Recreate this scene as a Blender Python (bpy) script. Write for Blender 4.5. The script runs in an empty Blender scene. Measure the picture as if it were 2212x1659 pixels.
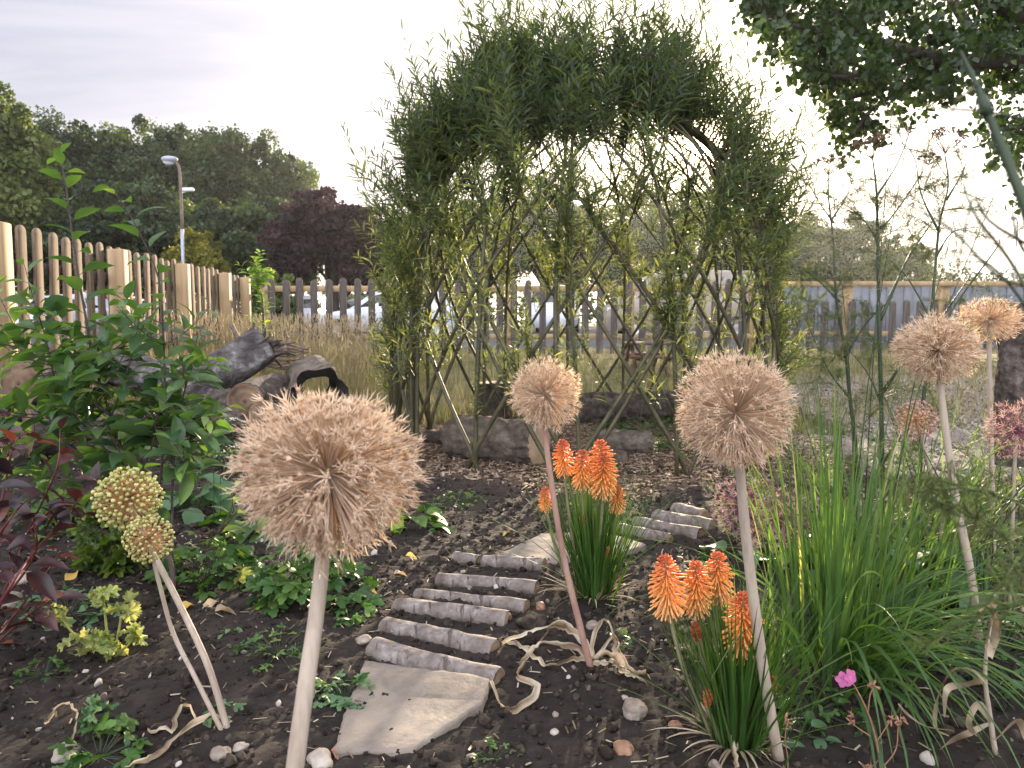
import bpy, math, random
import numpy as np
random.seed(7)
RS = np.random.RandomState(11)
C = bpy.context.scene.collection
R = math.radians
# ---------------------------------------------------------------- camera geometry (photo pixels are 2212 x 1659)
F, CU, CV = 1671.0, 1106.0, 829.5
PITCH = math.atan(139.5 / F)
CAM = np.array([0.0, 0.0, 1.0])
def ray(u, v):
    a, b = (u - CU) / F, (CV - v) / F
    return np.array([a, math.cos(PITCH) + b * math.sin(PITCH), -math.sin(PITCH) + b * math.cos(PITCH)])
def pt(u, v, y):
    d = ray(u, v)
    return CAM + d * (y / d[1])
def sstep(a, b, x):
    t = np.clip((x - a) / (b - a), 0, 1)
    return t * t * (3 - 2 * t)
RISE = 0.42
def G(x, y):
    x = np.asarray(x, float); y = np.asarray(y, float)
    far = sstep(7.4, 11.6, y)
    left = sstep(1.1, 3.1, -x) * sstep(3.0, 4.8, y)
    return RISE * (1 - (1 - far) * (1 - left))
def g(u, v, dz=0.0):
    d = ray(u, v)
    t = 0.2
    for _ in range(4000):
        p = CAM + d * t
        if p[2] <= float(G(p[0], p[1])) + dz: break
        t += 0.01
    return p
# ---------------------------------------------------------------- mesh builder
ORG = {}
class MB:
    def __init__(s): s.v, s.f, s.t, s.n = [], [], [], 0
    def add(s, v, f, t=0.5):
        v = np.asarray(v, float).reshape(-1, 3)
        f = np.asarray(f, int)
        s.v.append(v); s.f.append(f + s.n)
        t = np.asarray(t, float)
        s.t.append(np.full(len(v), float(t)) if t.ndim == 0 else t)
        s.n += len(v)
    def scatter(s, tv, tf, mats, locs, tint=0.5, tadd=None):
        mats = np.asarray(mats, float); locs = np.asarray(locs, float); k = len(locs)
        if k == 0: return
        tv = np.asarray(tv, float); m = len(tv)
        v = np.einsum('kij,mj->kmi', mats, tv) + locs[:, None, :]
        f = (np.asarray(tf)[None] + (np.arange(k) * m)[:, None, None]).reshape(-1, len(tf[0]))
        tint = np.broadcast_to(np.asarray(tint, float), (k,))
        t = np.repeat(tint, m)
        if tadd is not None: t = t + np.tile(tadd, k)
        s.add(v.reshape(-1, 3), f, t)
    def build(s, name, mat, parent=None, smooth=False, loc=None):
        V = np.concatenate(s.v) if s.v else np.zeros((0, 3))
        org = ORG[parent.name] if parent is not None else (np.asarray(loc, float) if loc is not None else V.mean(0))
        V = V - org
        me = bpy.data.meshes.new(name)
        nf = sum(len(f) for f in s.f)
        li = np.concatenate([f.ravel() for f in s.f]); tot = np.concatenate([np.full(len(f), f.shape[1]) for f in s.f])
        st = np.concatenate([[0], np.cumsum(tot)[:-1]])
        me.vertices.add(len(V)); me.vertices.foreach_set('co', V.ravel().astype(np.float32))
        me.loops.add(len(li)); me.loops.foreach_set('vertex_index', li.astype(np.int32))
        me.polygons.add(nf); me.polygons.foreach_set('loop_start', st.astype(np.int32)); me.polygons.foreach_set('loop_total', tot.astype(np.int32))
        if smooth: me.polygons.foreach_set('use_smooth', np.ones(nf, dtype=bool))
        me.update(calc_edges=True)
        at = me.attributes.new('tint', 'FLOAT', 'POINT')
        at.data.foreach_set('value', np.concatenate(s.t).astype(np.float32))
        me.materials.append(mat)
        o = bpy.data.objects.new(name, me); C.objects.link(o)
        if parent is not None: o.parent = parent
        else: o.location = org
        ORG[o.name] = org
        return o
def tag(o, label=None, cat=None, group=None, kind=None):
    if label: o['label'] = label
    if cat: o['category'] = cat
    if group: o['group'] = group
    if kind: o['kind'] = kind
    return o
def thing(name, label, cat, loc, group=None):
    o = bpy.data.objects.new(name, None); C.objects.link(o); o.location = loc
    o.empty_display_size = 0.05
    ORG[o.name] = np.asarray(loc, float)
    return tag(o, label, cat, group)
def copy_tree(root, loc, rotz=0.0, scale=1.0, label=None, cat=None):
    r = root.copy(); C.objects.link(r); r.location = loc; r.rotation_euler = (0, 0, rotz)
    r.scale = (scale,) * 3 if np.isscalar(scale) else scale
    if label: r['label'] = label
    if cat: r['category'] = cat
    for ch in list(root.children):
        c = ch.copy(); C.objects.link(c); c.parent = r
        for gr in ch.children:
            d = gr.copy(); C.objects.link(d); d.parent = c
    return r
# ---------------------------------------------------------------- vector helpers
def nrm(a): return a / np.maximum(np.linalg.norm(a, axis=-1, keepdims=True), 1e-9)
def frames(d, up=None, roll=None, scale=1.0):
    """columns: side, along d, normal"""
    d = nrm(np.asarray(d, float)); k = len(d)
    if up is None: up = np.tile([0, 0, 1.0], (k, 1))
    up = np.asarray(up, float) + 1e-4 * RS.randn(k, 3)
    s = nrm(np.cross(d, up)); n = np.cross(s, d)
    if roll is not None:
        c, q = np.cos(roll)[:, None], np.sin(roll)[:, None]
        s, n = s * c + n * q, n * c - s * q
    m = np.stack([s, d, n], axis=2)
    sc = np.asarray(scale, float)
    if sc.ndim == 0: return m * sc
    if sc.ndim == 1: return m * sc[:, None, None]
    return m * sc[:, None, :]
def rdir(k):
    return nrm(RS.randn(k, 3))
def fib(k, jit=0.3):
    i = np.arange(k) + 0.5
    z = 1 - 2 * i / k; ph = i * 2.399963
    r = np.sqrt(np.maximum(0, 1 - z * z))
    return nrm(np.stack([r * np.cos(ph), r * np.sin(ph), z], 1) + RS.randn(k, 3) * jit / math.sqrt(k))
def smoothline(pts, n):
    """Catmull-Rom resample"""
    P = np.asarray(pts, float)
    if len(P) == 2:
        t = np.linspace(0, 1, n)[:, None]; return P[0] * (1 - t) + P[1] * t
    Q = np.vstack([2 * P[0] - P[1], P, 2 * P[-1] - P[-2]])
    m = len(P) - 1; out = []
    for q in np.linspace(0, m - 1e-6, n):
        i = int(q); t = q - i
        a, b, c, d = Q[i], Q[i + 1], Q[i + 2], Q[i + 3]
        out.append(0.5 * (2 * b + (c - a) * t + (2 * a - 5 * b + 4 * c - d) * t * t + (3 * b - a - 3 * c + d) * t ** 3))
    return np.array(out)
def tube(mb, pts, radii, sides=8, tint=0.5, cap=True, rough=0.0):
    P = np.asarray(pts, float); n = len(P)
    r = np.interp(np.linspace(0, 1, n), np.linspace(0, 1, len(np.atleast_1d(radii))), np.atleast_1d(radii))
    T = nrm(np.gradient(P, axis=0))
    up = np.array([0, 0, 1.0]) if abs(T[0][2]) < 0.9 else np.array([1.0, 0, 0])
    s = np.cross(T[0], up); s /= np.linalg.norm(s)
    a = np.arange(sides) * 2 * math.pi / sides
    V = []
    for i in range(n):
        s = s - T[i] * np.dot(s, T[i]); s /= np.linalg.norm(s); b = np.cross(T[i], s)
        rr = r[i] * (1 + rough * RS.randn(sides)) if rough else r[i]
        V.append(P[i] + (np.cos(a)[:, None] * s + np.sin(a)[:, None] * b) * np.reshape(rr, (-1, 1)))
    V = np.concatenate(V)
    j = np.arange(sides); f = []
    for i in range(n - 1):
        f.append(np.stack([i * sides + j, i * sides + (j + 1) % sides, (i + 1) * sides + (j + 1) % sides, (i + 1) * sides + j], 1))
    tt = tint if np.isscalar(tint) else np.repeat(tint, sides)
    mb.add(V, np.concatenate(f), tt)
    if cap:
        base = mb.n - len(V)
        for i, o in ((0, 1), (n - 1, -1)):
            idx = (i * sides + j)[::-1 if o == 1 else 1]
            mb.f.append(np.array([idx + base]))
def sticks(mb, p0, p1, r0, r1, sides=3, tint=0.5):
    p0, p1 = np.asarray(p0, float), np.asarray(p1, float); k = len(p0)
    d = p1 - p0; m = frames(d)
    a = np.arange(sides) * 2 * math.pi / sides
    ring = np.cos(a)[None, :, None] * m[:, None, :, 0] + np.sin(a)[None, :, None] * m[:, None, :, 2]
    r0 = np.broadcast_to(r0, (k,)); r1 = np.broadcast_to(r1, (k,))
    A = p0[:, None] + ring * r0[:, None, None]; B = p1[:, None] + ring * r1[:, None, None]
    V = np.concatenate([A, B], 1).reshape(-1, 3)
    j = np.arange(sides)
    f = np.stack([j, (j + 1) % sides, sides + (j + 1) % sides, sides + j], 1)
    f = (f[None] + (np.arange(k) * 2 * sides)[:, None, None]).reshape(-1, 4)
    mb.add(V, f, np.repeat(np.broadcast_to(tint, (k,)), 2 * sides))
def blades(mb, base, az, L, w, lean, bend, nseg=4, tint=0.5, tipw=0.05, power=1.5, fold=False, twist=0.0, tgrad=0.0):
    base = np.asarray(base, float); k = len(base)
    az, L, w, lean, bend = [np.broadcast_to(np.asarray(q, float), (k,)) for q in (az, L, w, lean, bend)]
    H = np.stack([np.cos(az), np.sin(az), np.zeros(k)], 1); S = np.stack([-np.sin(az), np.cos(az), np.zeros(k)], 1)
    p = base.copy(); V = []; T = []
    tint = np.broadcast_to(np.asarray(tint, float), (k,))
    tw = RS.randn(k) * twist
    for i in range(nseg + 1):
        t = i / nseg
        th = lean + bend * t ** power
        d = np.sin(th)[:, None] * H + np.cos(th)[:, None] * np.array([0, 0, 1.0])
        nn = np.cross(d, S)
        if i: p = p + d * (L / nseg)[:, None]
        ww = w * (1 - (1 - tipw) * t ** 2.2) * 0.5
        if nseg >= 3 and i == 0: ww = ww * 0.7
        ang = tw * t
        side = S * np.cos(ang)[:, None] + nn * np.sin(ang)[:, None]
        if fold:
            V.append(np.stack([p - side * ww[:, None], p - nn * (ww * 0.45)[:, None], p + side * ww[:, None]], 1))
        else:
            V.append(np.stack([p - side * ww[:, None], p + side * ww[:, None]], 1))
        T.append(np.repeat((tint + tgrad * t)[:, None], V[-1].shape[1], 1))
    q = V[0].shape[1]
    V = np.concatenate(V, 1); T = np.concatenate(T, 1)
    f = []
    for i in range(nseg):
        for j in range(q - 1):
            f.append([i * q + j, i * q + j + 1, (i + 1) * q + j + 1, (i + 1) * q + j])
    m = q * (nseg + 1)
    f = (np.array(f)[None] + (np.arange(k) * m)[:, None, None]).reshape(-1, 4)
    mb.add(V.reshape(-1, 3), f, T.ravel())
    return p
def leaf(n=5, width=0.45, peak=0.4, fold=0.25, curl=0.25, wave=0.0, base=0.0, lobes=None, serr=0.0):
    """unit-length leaf along +y, normal +z; rows of left, mid, right"""
    V = []; 
    for i in range(n + 1):
        t = i / n
        e = 1.0 if peak == 0.5 else math.log(0.5) / math.log(peak)
        w = 0.5 * width * math.sin(math.pi * min(1, max(0, t)) ** e) ** 0.85 + (base * (1 - t) ** 3)
        if i == n: w = 0.004
        if i == 0: w = max(w, 0.012)
        if lobes: w *= lobes[i % len(lobes)]
        if serr and 0 < i < n: w *= 1 + serr * (1 if i % 2 else -1)
        z = -curl * t * t
        y = t * (1 - 0.25 * curl * t)
        wz = wave * math.sin(t * 9)
        V += [(-w, y, z + w * fold + wz), (-w * .5, y, z + w * fold * .35 + wz * .4), (0, y, z), (w * .5, y, z + w * fold * .35 - wz * .4), (w, y, z + w * fold - wz)]
    f = []
    for i in range(n):
        for j in range(4): f.append((i * 5 + j, i * 5 + j + 1, i * 5 + 6 + j, i * 5 + 5 + j))
    return np.array(V), np.array(f)
def fanleaf(nl=5, depth=0.35, steps=4, cup=0.15, spread=2.6, serr=0.12):
    """palmate / lobed leaf: centre at the petiole, lobes spread round, unit radius, base at origin pointing +y"""
    V = [(0, 0, 0)]; m = nl * steps * 2
    for i in range(m + 1):
        a = (i / m - .5) * 2 * spread
        ph = (i / m * nl) % 1.0
        r = 1 - depth * abs(2 * ph - 1) ** 1.4
        r *= 1 + serr * (1 if i % 2 else -1) * .5
        r *= 1 - 0.18 * abs(i / m - .5) * 2
        x, y = math.sin(a) * r * .62, math.cos(a) * r * .62 + .38
        V.append((x * .55, .38 + (y - .38) * .55, cup * .3)); V.append((x, y, cup * (0.6 + 0.4 * math.cos(ph * 2 * math.pi)) - 0.12 * r))
    V[0] = (0, .3, 0)
    f = []
    for i in range(m):
        a, b, c, d = 1 + 2 * i, 2 + 2 * i, 4 + 2 * i, 3 + 2 * i
        f.append((a, b, c, d)); f.append((0, a, d, d))
    return np.array(V), np.array(f)
QUAD = (np.array([(-.5, 0, 0), (0.08, .5, .06), (.5, .05, 0), (-.05, -.5, .05)], float), np.array([(0, 3, 2, 1)]))
def ico(sub=1):
    t = (1 + 5 ** .5) / 2
    v = [(-1, t, 0), (1, t, 0), (-1, -t, 0), (1, -t, 0), (0, -1, t), (0, 1, t), (0, -1, -t), (0, 1, -t), (t, 0, -1), (t, 0, 1), (-t, 0, -1), (-t, 0, 1)]
    f = [(0, 11, 5), (0, 5, 1), (0, 1, 7), (0, 7, 10), (0, 10, 11), (1, 5, 9), (5, 11, 4), (11, 10, 2), (10, 7, 6), (7, 1, 8), (3, 9, 4), (3, 4, 2), (3, 2, 6), (3, 6, 8), (3, 8, 9), (4, 9, 5), (2, 4, 11), (6, 2, 10), (8, 6, 7), (9, 8, 1)]
    v = [np.array(q) / np.linalg.norm(q) for q in v]
    for _ in range(sub):
        nf, cache = [], {}
        def mid(a, b):
            key = (min(a, b), max(a, b))
            if key not in cache:
                q = v[a] + v[b]; v.append(q / np.linalg.norm(q)); cache[key] = len(v) - 1
            return cache[key]
        for a, b, c in f:
            ab, bc, ca = mid(a, b), mid(b, c), mid(c, a)
            nf += [(a, ab, ca), (b, bc, ab), (c, ca, bc), (ab, bc, ca)]
        f = nf
    return np.array(v), np.array(f)
def vnoise(P, seed=0, freq=1.0):
    """cheap smooth pseudo noise, -1..1"""
    q = np.asarray(P, float) * freq
    r = np.random.RandomState(seed); out = 0
    for i in range(6):
        k = r.randn(3); k /= np.linalg.norm(k); k *= r.uniform(.7, 1.9)
        out = out + np.sin(q @ k * 3 + r.uniform(0, 6.3))
    return out / 3.2
def box(mb, a, b, tint=0.5, bev=0.0, rotz=0.0, piv=None):
    a, b = np.minimum(a, b), np.maximum(a, b)
    if bev <= 0:
        V = np.array([(x, y, z) for z in (a[2], b[2]) for y in (a[1], b[1]) for x in (a[0], b[0])], float)
        f = [(0, 2, 3, 1), (4, 5, 7, 6), (0, 1, 5, 4), (2, 6, 7, 3), (0, 4, 6, 2), (1, 3, 7, 5)]
        fs = [np.array(f)]
    else:
        ring = lambda i, z: [(a[0] + i + bev, a[1] + i, z), (b[0] - i - bev, a[1] + i, z), (b[0] - i, a[1] + i + bev, z), (b[0] - i, b[1] - i - bev, z),
                             (b[0] - i - bev, b[1] - i, z), (a[0] + i + bev, b[1] - i, z), (a[0] + i, b[1] - i - bev, z), (a[0] + i, a[1] + i + bev, z)]
        V = np.array(ring(bev, a[2]) + ring(0, a[2] + bev) + ring(0, b[2] - bev) + ring(bev, b[2]), float)
        j = np.arange(8); k = (j + 1) % 8
        q = np.concatenate([np.stack([r * 8 + j, r * 8 + k, r * 8 + 8 + k, r * 8 + 8 + j], 1) for r in range(3)])
        fs = [q, np.array([j[::-1]]), np.array([24 + j])]
    if rotz:
        p = np.asarray(piv if piv is not None else (a + b) / 2, float)
        c, s = math.cos(rotz), math.sin(rotz); W = V - p
        V = np.stack([W[:, 0] * c - W[:, 1] * s, W[:, 0] * s + W[:, 1] * c, W[:, 2]], 1) + p
    base = mb.n
    mb.add(V, fs[0], tint)
    for x in fs[1:]: mb.f.append(x + base)
# ---------------------------------------------------------------- materials
def newmat(name):
    m = bpy.data.materials.new(name); m.use_nodes = True
    nt = m.node_tree; nt.nodes.clear()
    out = nt.nodes.new('ShaderNodeOutputMaterial')
    return m, nt, out
def ramp(nt, fac, cols, pos=None):
    r = nt.nodes.new('ShaderNodeValToRGB'); e = r.color_ramp.elements
    n = len(cols); pos = pos or [i / (n - 1) for i in range(n)]
    while len(e) < n: e.new(0.5)
    for i in range(n): e[i].position = pos[i]; e[i].color = (*cols[i], 1)
    nt.links.new(fac, r.inputs['Fac'])
    return r.outputs['Color']
def noise(nt, scale, detail=5, rough=0.6, coord=None, dist=0.0):
    if coord is None:
        coord = nt.nodes.new('ShaderNodeTexCoord').outputs['Object']
    n = nt.nodes.new('ShaderNodeTexNoise'); n.inputs['Scale'].default_value = scale
    n.inputs['Detail'].default_value = detail; n.inputs['Roughness'].default_value = rough; n.inputs['Distortion'].default_value = dist
    nt.links.new(coord, n.inputs['Vector'])
    return n.outputs['Fac']
def math_(nt, op, a, b=None, clamp=False):
    m = nt.nodes.new('ShaderNodeMath'); m.operation = op; m.use_clamp = clamp
    for i, x in enumerate((a, b)):
        if x is None: continue
        if isinstance(x, (int, float)): m.inputs[i].default_value = x
        else: nt.links.new(x, m.inputs[i])
    return m.outputs[0]
def mixc(nt, fac, a, b, mode='MIX'):
    m = nt.nodes.new('ShaderNodeMix'); m.data_type = 'RGBA'; m.blend_type = mode
    for sock, x in ((m.inputs[0], fac), (m.inputs[6], a), (m.inputs[7], b)):
        if isinstance(x, (int, float)): sock.default_value = x
        elif isinstance(x, tuple): sock.default_value = (*x, 1)
        else: nt.links.new(x, sock)
    return m.outputs[2]
def attr(nt, name='tint'):
    a = nt.nodes.new('ShaderNodeAttribute'); a.attribute_name = name
    return a.outputs['Fac']
def scaled(nt, s):
    tc = nt.nodes.new('ShaderNodeTexCoord').outputs['Object']
    mp = nt.nodes.new('ShaderNodeMapping'); mp.inputs['Scale'].default_value = s
    nt.links.new(tc, mp.inputs['Vector'])
    return mp.outputs['Vector']
def princ(nt, out, col, rough=0.8, spec=0.3, bump=None, bstr=0.3, bdist=0.01, metal=0.0, connect=True):
    p = nt.nodes.new('ShaderNodeBsdfPrincipled')
    if isinstance(col, tuple): p.inputs['Base Color'].default_value = (*col, 1)
    else: nt.links.new(col, p.inputs['Base Color'])
    if isinstance(rough, (int, float)): p.inputs['Roughness'].default_value = rough
    else: nt.links.new(rough, p.inputs['Roughness'])
    p.inputs['Specular IOR Level'].default_value = spec; p.inputs['Metallic'].default_value = metal
    if bump is not None:
        b = nt.nodes.new('ShaderNodeBump'); b.inputs['Strength'].default_value = bstr; b.inputs['Distance'].default_value = bdist
        nt.links.new(bump, b.inputs['Height']); nt.links.new(b.outputs[0], p.inputs['Normal'])
    if connect: nt.links.new(p.outputs[0], out.inputs['Surface'])
    return p
def leafmat(name, cols, trans=0.4, rough=0.5, spec=0.3, tcol=None, nscale=30, namt=0.35, pos=None):
    """thin translucent plant matter: colour from the per-leaf tint with a little mottling"""
    m, nt, out = newmat(name)
    f = attr(nt)
    nz = noise(nt, nscale, 3)
    f = math_(nt, 'ADD', f, math_(nt, 'MULTIPLY', math_(nt, 'SUBTRACT', nz, 0.5), namt), clamp=True)
    col = ramp(nt, f, cols, pos)
    p = princ(nt, out, col, rough, spec, connect=False)
    if trans > 0:
        tr = nt.nodes.new('ShaderNodeBsdfTranslucent')
        tc = mixc(nt, 1.0, col, tcol if tcol else (1.6, 1.5, 0.8), 'MULTIPLY')
        nt.links.new(tc, tr.inputs['Color'])
        mx = nt.nodes.new('ShaderNodeMixShader'); mx.inputs[0].default_value = trans
        nt.links.new(p.outputs[0], mx.inputs[1]); nt.links.new(tr.outputs[0], mx.inputs[2])
        nt.links.new(mx.outputs[0], out.inputs['Surface'])
    else: nt.links.new(p.outputs[0], out.inputs['Surface'])
    return m
def solid(name, cols, scale=8, rough=0.8, spec=0.3, bump=0.3, bdist=0.01, stretch=None, bscale=None, metal=0.0, tintamt=0.0):
    m, nt, out = newmat(name)
    co = scaled(nt, stretch) if stretch else None
    f = noise(nt, scale, 6, 0.65, co)
    if tintamt:
        f = math_(nt, 'ADD', f, math_(nt, 'MULTIPLY', math_(nt, 'SUBTRACT', attr(nt), 0.5), tintamt), clamp=True)
    col = ramp(nt, f, cols, [0.28 + 0.44 * i / (len(cols) - 1) for i in range(len(cols))])
    b = noise(nt, bscale or scale * 4, 4, 0.7, co)
    princ(nt, out, col, rough, spec, b if bump else None, bump, bdist, metal)
    return m
# ---------------------------------------------------------------- camera, light, sky
cam = bpy.data.cameras.new('camera'); camo = bpy.data.objects.new('camera', cam); C.objects.link(camo)
camo.location = CAM; camo.rotation_euler = (math.pi / 2 - PITCH, 0, 0)
cam.sensor_width = 36; cam.lens = 36 * F / 2212; cam.clip_start = 0.02; cam.clip_end = 3000
cam.dof.use_dof = True; cam.dof.focus_distance = 2.4; cam.dof.aperture_fstop = 10
sc = bpy.context.scene; sc.camera = camo
SUN = nrm(ray(1522, 322)); EL = math.asin(SUN[2]); AZ = math.atan2(SUN[0], SUN[1])
sl = bpy.data.lights.new('sun', 'SUN'); sl.energy = 5.0; sl.angle = R(0.5); sl.color = (1.0, 0.80, 0.56)
so = bpy.data.objects.new('sun', sl); C.objects.link(so)
from mathutils import Vector
so.rotation_euler = Vector(SUN).to_track_quat('Z', 'Y').to_euler(); so.location = (10, 40, 12)
w = bpy.data.worlds.new('World'); sc.world = w; w.use_nodes = True
nt = w.node_tree; nt.nodes.clear()
sky = nt.nodes.new('ShaderNodeTexSky'); sky.sky_type = 'NISHITA'; sky.sun_disc = False
sky.sun_elevation = EL; sky.sun_rotation = AZ; sky.altitude = 50; sky.air_density = 1.2; sky.dust_density = 3.0; sky.ozone_density = 1.5
tc = nt.nodes.new('ShaderNodeTexCoord')
sep = nt.nodes.new('ShaderNodeSeparateXYZ'); nt.links.new(tc.outputs['Generated'], sep.inputs[0])
zz = math_(nt, 'ADD', math_(nt, 'MAXIMUM', sep.outputs[2], 0.0), 0.16)
cmb = nt.nodes.new('ShaderNodeCombineXYZ')
nt.links.new(math_(nt, 'DIVIDE', sep.outputs[0], zz), cmb.inputs[0]); nt.links.new(math_(nt, 'DIVIDE', sep.outputs[1], zz), cmb.inputs[1])
mp = nt.nodes.new('ShaderNodeMapping'); mp.inputs['Scale'].default_value = (0.55, 1.9, 1); mp.inputs['Rotation'].default_value = (0, 0, R(-14)); mp.inputs['Location'].default_value = (3.1, .4, 0)
nt.links.new(cmb.outputs[0], mp.inputs['Vector'])
cl = noise(nt, 0.9, 7, 0.6, mp.outputs[0], 0.6)
cf = ramp(nt, cl, [(0, 0, 0), (.5, .5, .5), (1, 1, 1)], [0.36, 0.55, 0.74])
def dotp(v):
    n = nt.nodes.new('ShaderNodeVectorMath'); n.operation = 'DOT_PRODUCT'; nt.links.new(tc.outputs['Generated'], n.inputs[0]); n.inputs[1].default_value = tuple(v)
    return math_(nt, 'MAXIMUM', n.outputs['Value'], 0.0)
hz = mixc(nt, 0.90, sky.outputs[0], (1.80, 1.82, 2.26))           # thin high veil over the western sky
cc = mixc(nt, math_(nt, 'MULTIPLY', cf, 0.8), hz, (3.7, 3.5, 3.75))
# unseen brighter sky overhead and behind the viewer, added to fill the foreground
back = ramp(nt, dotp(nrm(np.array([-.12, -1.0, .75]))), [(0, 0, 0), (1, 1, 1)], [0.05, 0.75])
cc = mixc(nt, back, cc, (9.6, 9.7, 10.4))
# aureole of the low sun in the hazy air
d_ = dotp(SUN)
for pw, col in ((14, (5.0, 4.3, 3.6)), (90, (9, 7.2, 5.0)), (2500, (60, 40, 20)), (60000, (900, 620, 330))):
    cc = mixc(nt, 1.0, cc, mixc(nt, math_(nt, 'POWER', d_, pw), (0, 0, 0), col), 'ADD')
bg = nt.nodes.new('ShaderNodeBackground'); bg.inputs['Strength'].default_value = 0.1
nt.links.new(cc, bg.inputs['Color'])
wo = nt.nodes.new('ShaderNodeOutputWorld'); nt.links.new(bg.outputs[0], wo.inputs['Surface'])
sc.view_settings.view_transform = 'Standard'; sc.view_settings.look = 'None'; sc.view_settings.exposure = 1.66; sc.view_settings.gamma = 1
sc.cycles.max_bounces = 6; sc.cycles.diffuse_bounces = 3; sc.cycles.transmission_bounces = 4; sc.cycles.transparent_max_bounces = 4
sc.cycles.use_denoising = True
# ---------------------------------------------------------------- ground: one sheet to the horizon
DC = np.array([0.57, 6.15]); DR = 1.55                       # willow dome centre and radius
def axis(lo, hi, step, far, n):
    mid = np.arange(lo, hi, step)
    e = np.geomspace(step, far, n)
    return np.concatenate([lo - np.cumsum(e)[::-1], mid, hi + np.cumsum(e)])
xs = axis(-3.6, 3.6, 0.018, 120, 64)
ys = np.concatenate([-np.geomspace(0.05, 60, 12)[::-1], np.geomspace(0.1, 1.5, 10)[:-1], np.arange(1.5, 3.6, 0.013), np.geomspace(3.6, 8, 200), 8 + np.cumsum(np.geomspace(0.03, 110, 70))])
X, Y = np.meshgrid(xs, ys); P2 = np.stack([X.ravel(), Y.ravel(), 0 * X.ravel()], 1)
def near(x, y): return sstep(9, 5.5, y) * sstep(5, 3.4, np.abs(x))
def chipmask(x, y):
    d = np.hypot((x - DC[0]) / 1.9, (y - DC[1] + .05) / 1.78)
    return sstep(1.12, .92, d + 0.12 * vnoise(np.stack([x, y, 0 * x], -1), 3, 1.3))
def lawnmask(x, y):
    P = np.stack([x, y, 0 * x], -1)
    a = sstep(6.5, 7.7, y + .5 * vnoise(P, 5, .8)); b = sstep(-.9, -1.9, x) * sstep(4.9, 5.8, y + .4 * vnoise(P, 8, .7))
    return np.maximum(a, b) * sstep(16, 14.5, y)
def gravelmask(x, y):
    P = np.stack([x, y, 0 * x], -1)
    return sstep(2.05, 2.35, x + .2 * vnoise(P, 9, .8)) * sstep(4.5, 5.0, y + .3 * vnoise(P, 4, .8)) * sstep(10.2, 9.4, y)
x_, y_ = P2[:, 0], P2[:, 1]
chip, lawn, grav = chipmask(x_, y_), lawnmask(x_, y_), gravelmask(x_, y_)
tar = sstep(15.5, 16.5, y_) * sstep(70, 66, y_)
def zmicro(x, y):
    P = np.stack([x, y, 0 * x], -1); r = near(x, y)
    b = .020 * vnoise(P, 21, 1.6) + .011 * np.abs(vnoise(P, 22, 5)) + .007 * np.abs(vnoise(P, 23, 13)) + .0045 * np.abs(vnoise(P, 24, 31))
    return b * r
def GZ(x, y):
    x = np.atleast_1d(np.asarray(x, float)); y = np.atleast_1d(np.asarray(y, float))
    return G(x, y) + zmicro(x, y)
def gzs(x, y): return float(GZ(x, y)[0])
def gg(u, v, dz=0.0):
    p = g(u, v); return np.array([p[0], p[1], gzs(p[0], p[1]) + dz])
soft = 1 - np.maximum(np.maximum(lawn, tar), grav * .7)
P2[:, 2] = G(x_, y_) + zmicro(x_, y_) + soft * near(x_, y_) * 0.0022 * RS.randn(len(x_))
nx, ny = len(xs), len(ys)
ii = (np.arange(ny - 1)[:, None] * nx + np.arange(nx - 1)[None]).ravel()
gmb = MB(); gmb.add(P2, np.stack([ii, ii + 1, ii + nx + 1, ii + nx], 1))
m, nt, out = newmat('garden_ground')
co = nt.nodes.new('ShaderNodeTexCoord').outputs['Object']
soil = ramp(nt, noise(nt, 9, 8, .7, co), [(.0145, .0110, .0098), (.034, .0265, .023), (.078, .062, .052)], [.3, .52, .75])
soil = mixc(nt, ramp(nt, noise(nt, 1.7, 4, .6, co), [(0, 0, 0), (.6, .6, .6)], [.48, .66]), soil, (.052, .040, .033))
fine = noise(nt, 160, 4, .8, co)
soil = mixc(nt, ramp(nt, fine, [(0, 0, 0), (1, 1, 1)], [.66, .74]), soil, (.16, .125, .10))
chipc = ramp(nt, noise(nt, 70, 5, .8, co), [(.06, .04, .028), (.15, .10, .07), (.27, .19, .14)], [.3, .5, .72])
lawnc = ramp(nt, noise(nt, 2.2, 6, .7, co), [(.07, .075, .028), (.15, .135, .055), (.25, .20, .10)], [.34, .5, .68])
gravc = ramp(nt, noise(nt, 90, 4, .8, co), [(.14, .12, .11), (.26, .22, .20), (.42, .37, .34)], [.32, .5, .7])
tarc = ramp(nt, noise(nt, 3, 6, .7, co), [(.055, .055, .06), (.10, .10, .105)])
field = ramp(nt, noise(nt, .05, 6, .7, co), [(.05, .075, .025), (.10, .12, .05)])
c = mixc(nt, attr(nt, 'chip'), soil, chipc)
c = mixc(nt, attr(nt, 'lawn'), c, lawnc); c = mixc(nt, attr(nt, 'grav'), c, gravc)
c = mixc(nt, attr(nt, 'field'), c, field); c = mixc(nt, attr(nt, 'tar'), c, tarc)
hgt = math_(nt, 'ADD', noise(nt, 55, 8, .75, co), math_(nt, 'MULTIPLY', noise(nt, 220, 4, .8, co), .5))
princ(nt, out, c, .92, .25, hgt, .9, .012)
ground = gmb.build('ground', m, smooth=True, loc=(0, 0, 0)); tag(ground, 'dark bare soil garden bed running into chips, lawn and gravel', 'ground', kind='structure')
for nme, a in (('chip', chip), ('lawn', lawn), ('grav', grav), ('tar', tar), ('field', sstep(66, 70, y_))):
    at = ground.data.attributes.new(nme, 'FLOAT', 'POINT'); at.data.foreach_set('value', a.astype(np.float32))
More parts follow.
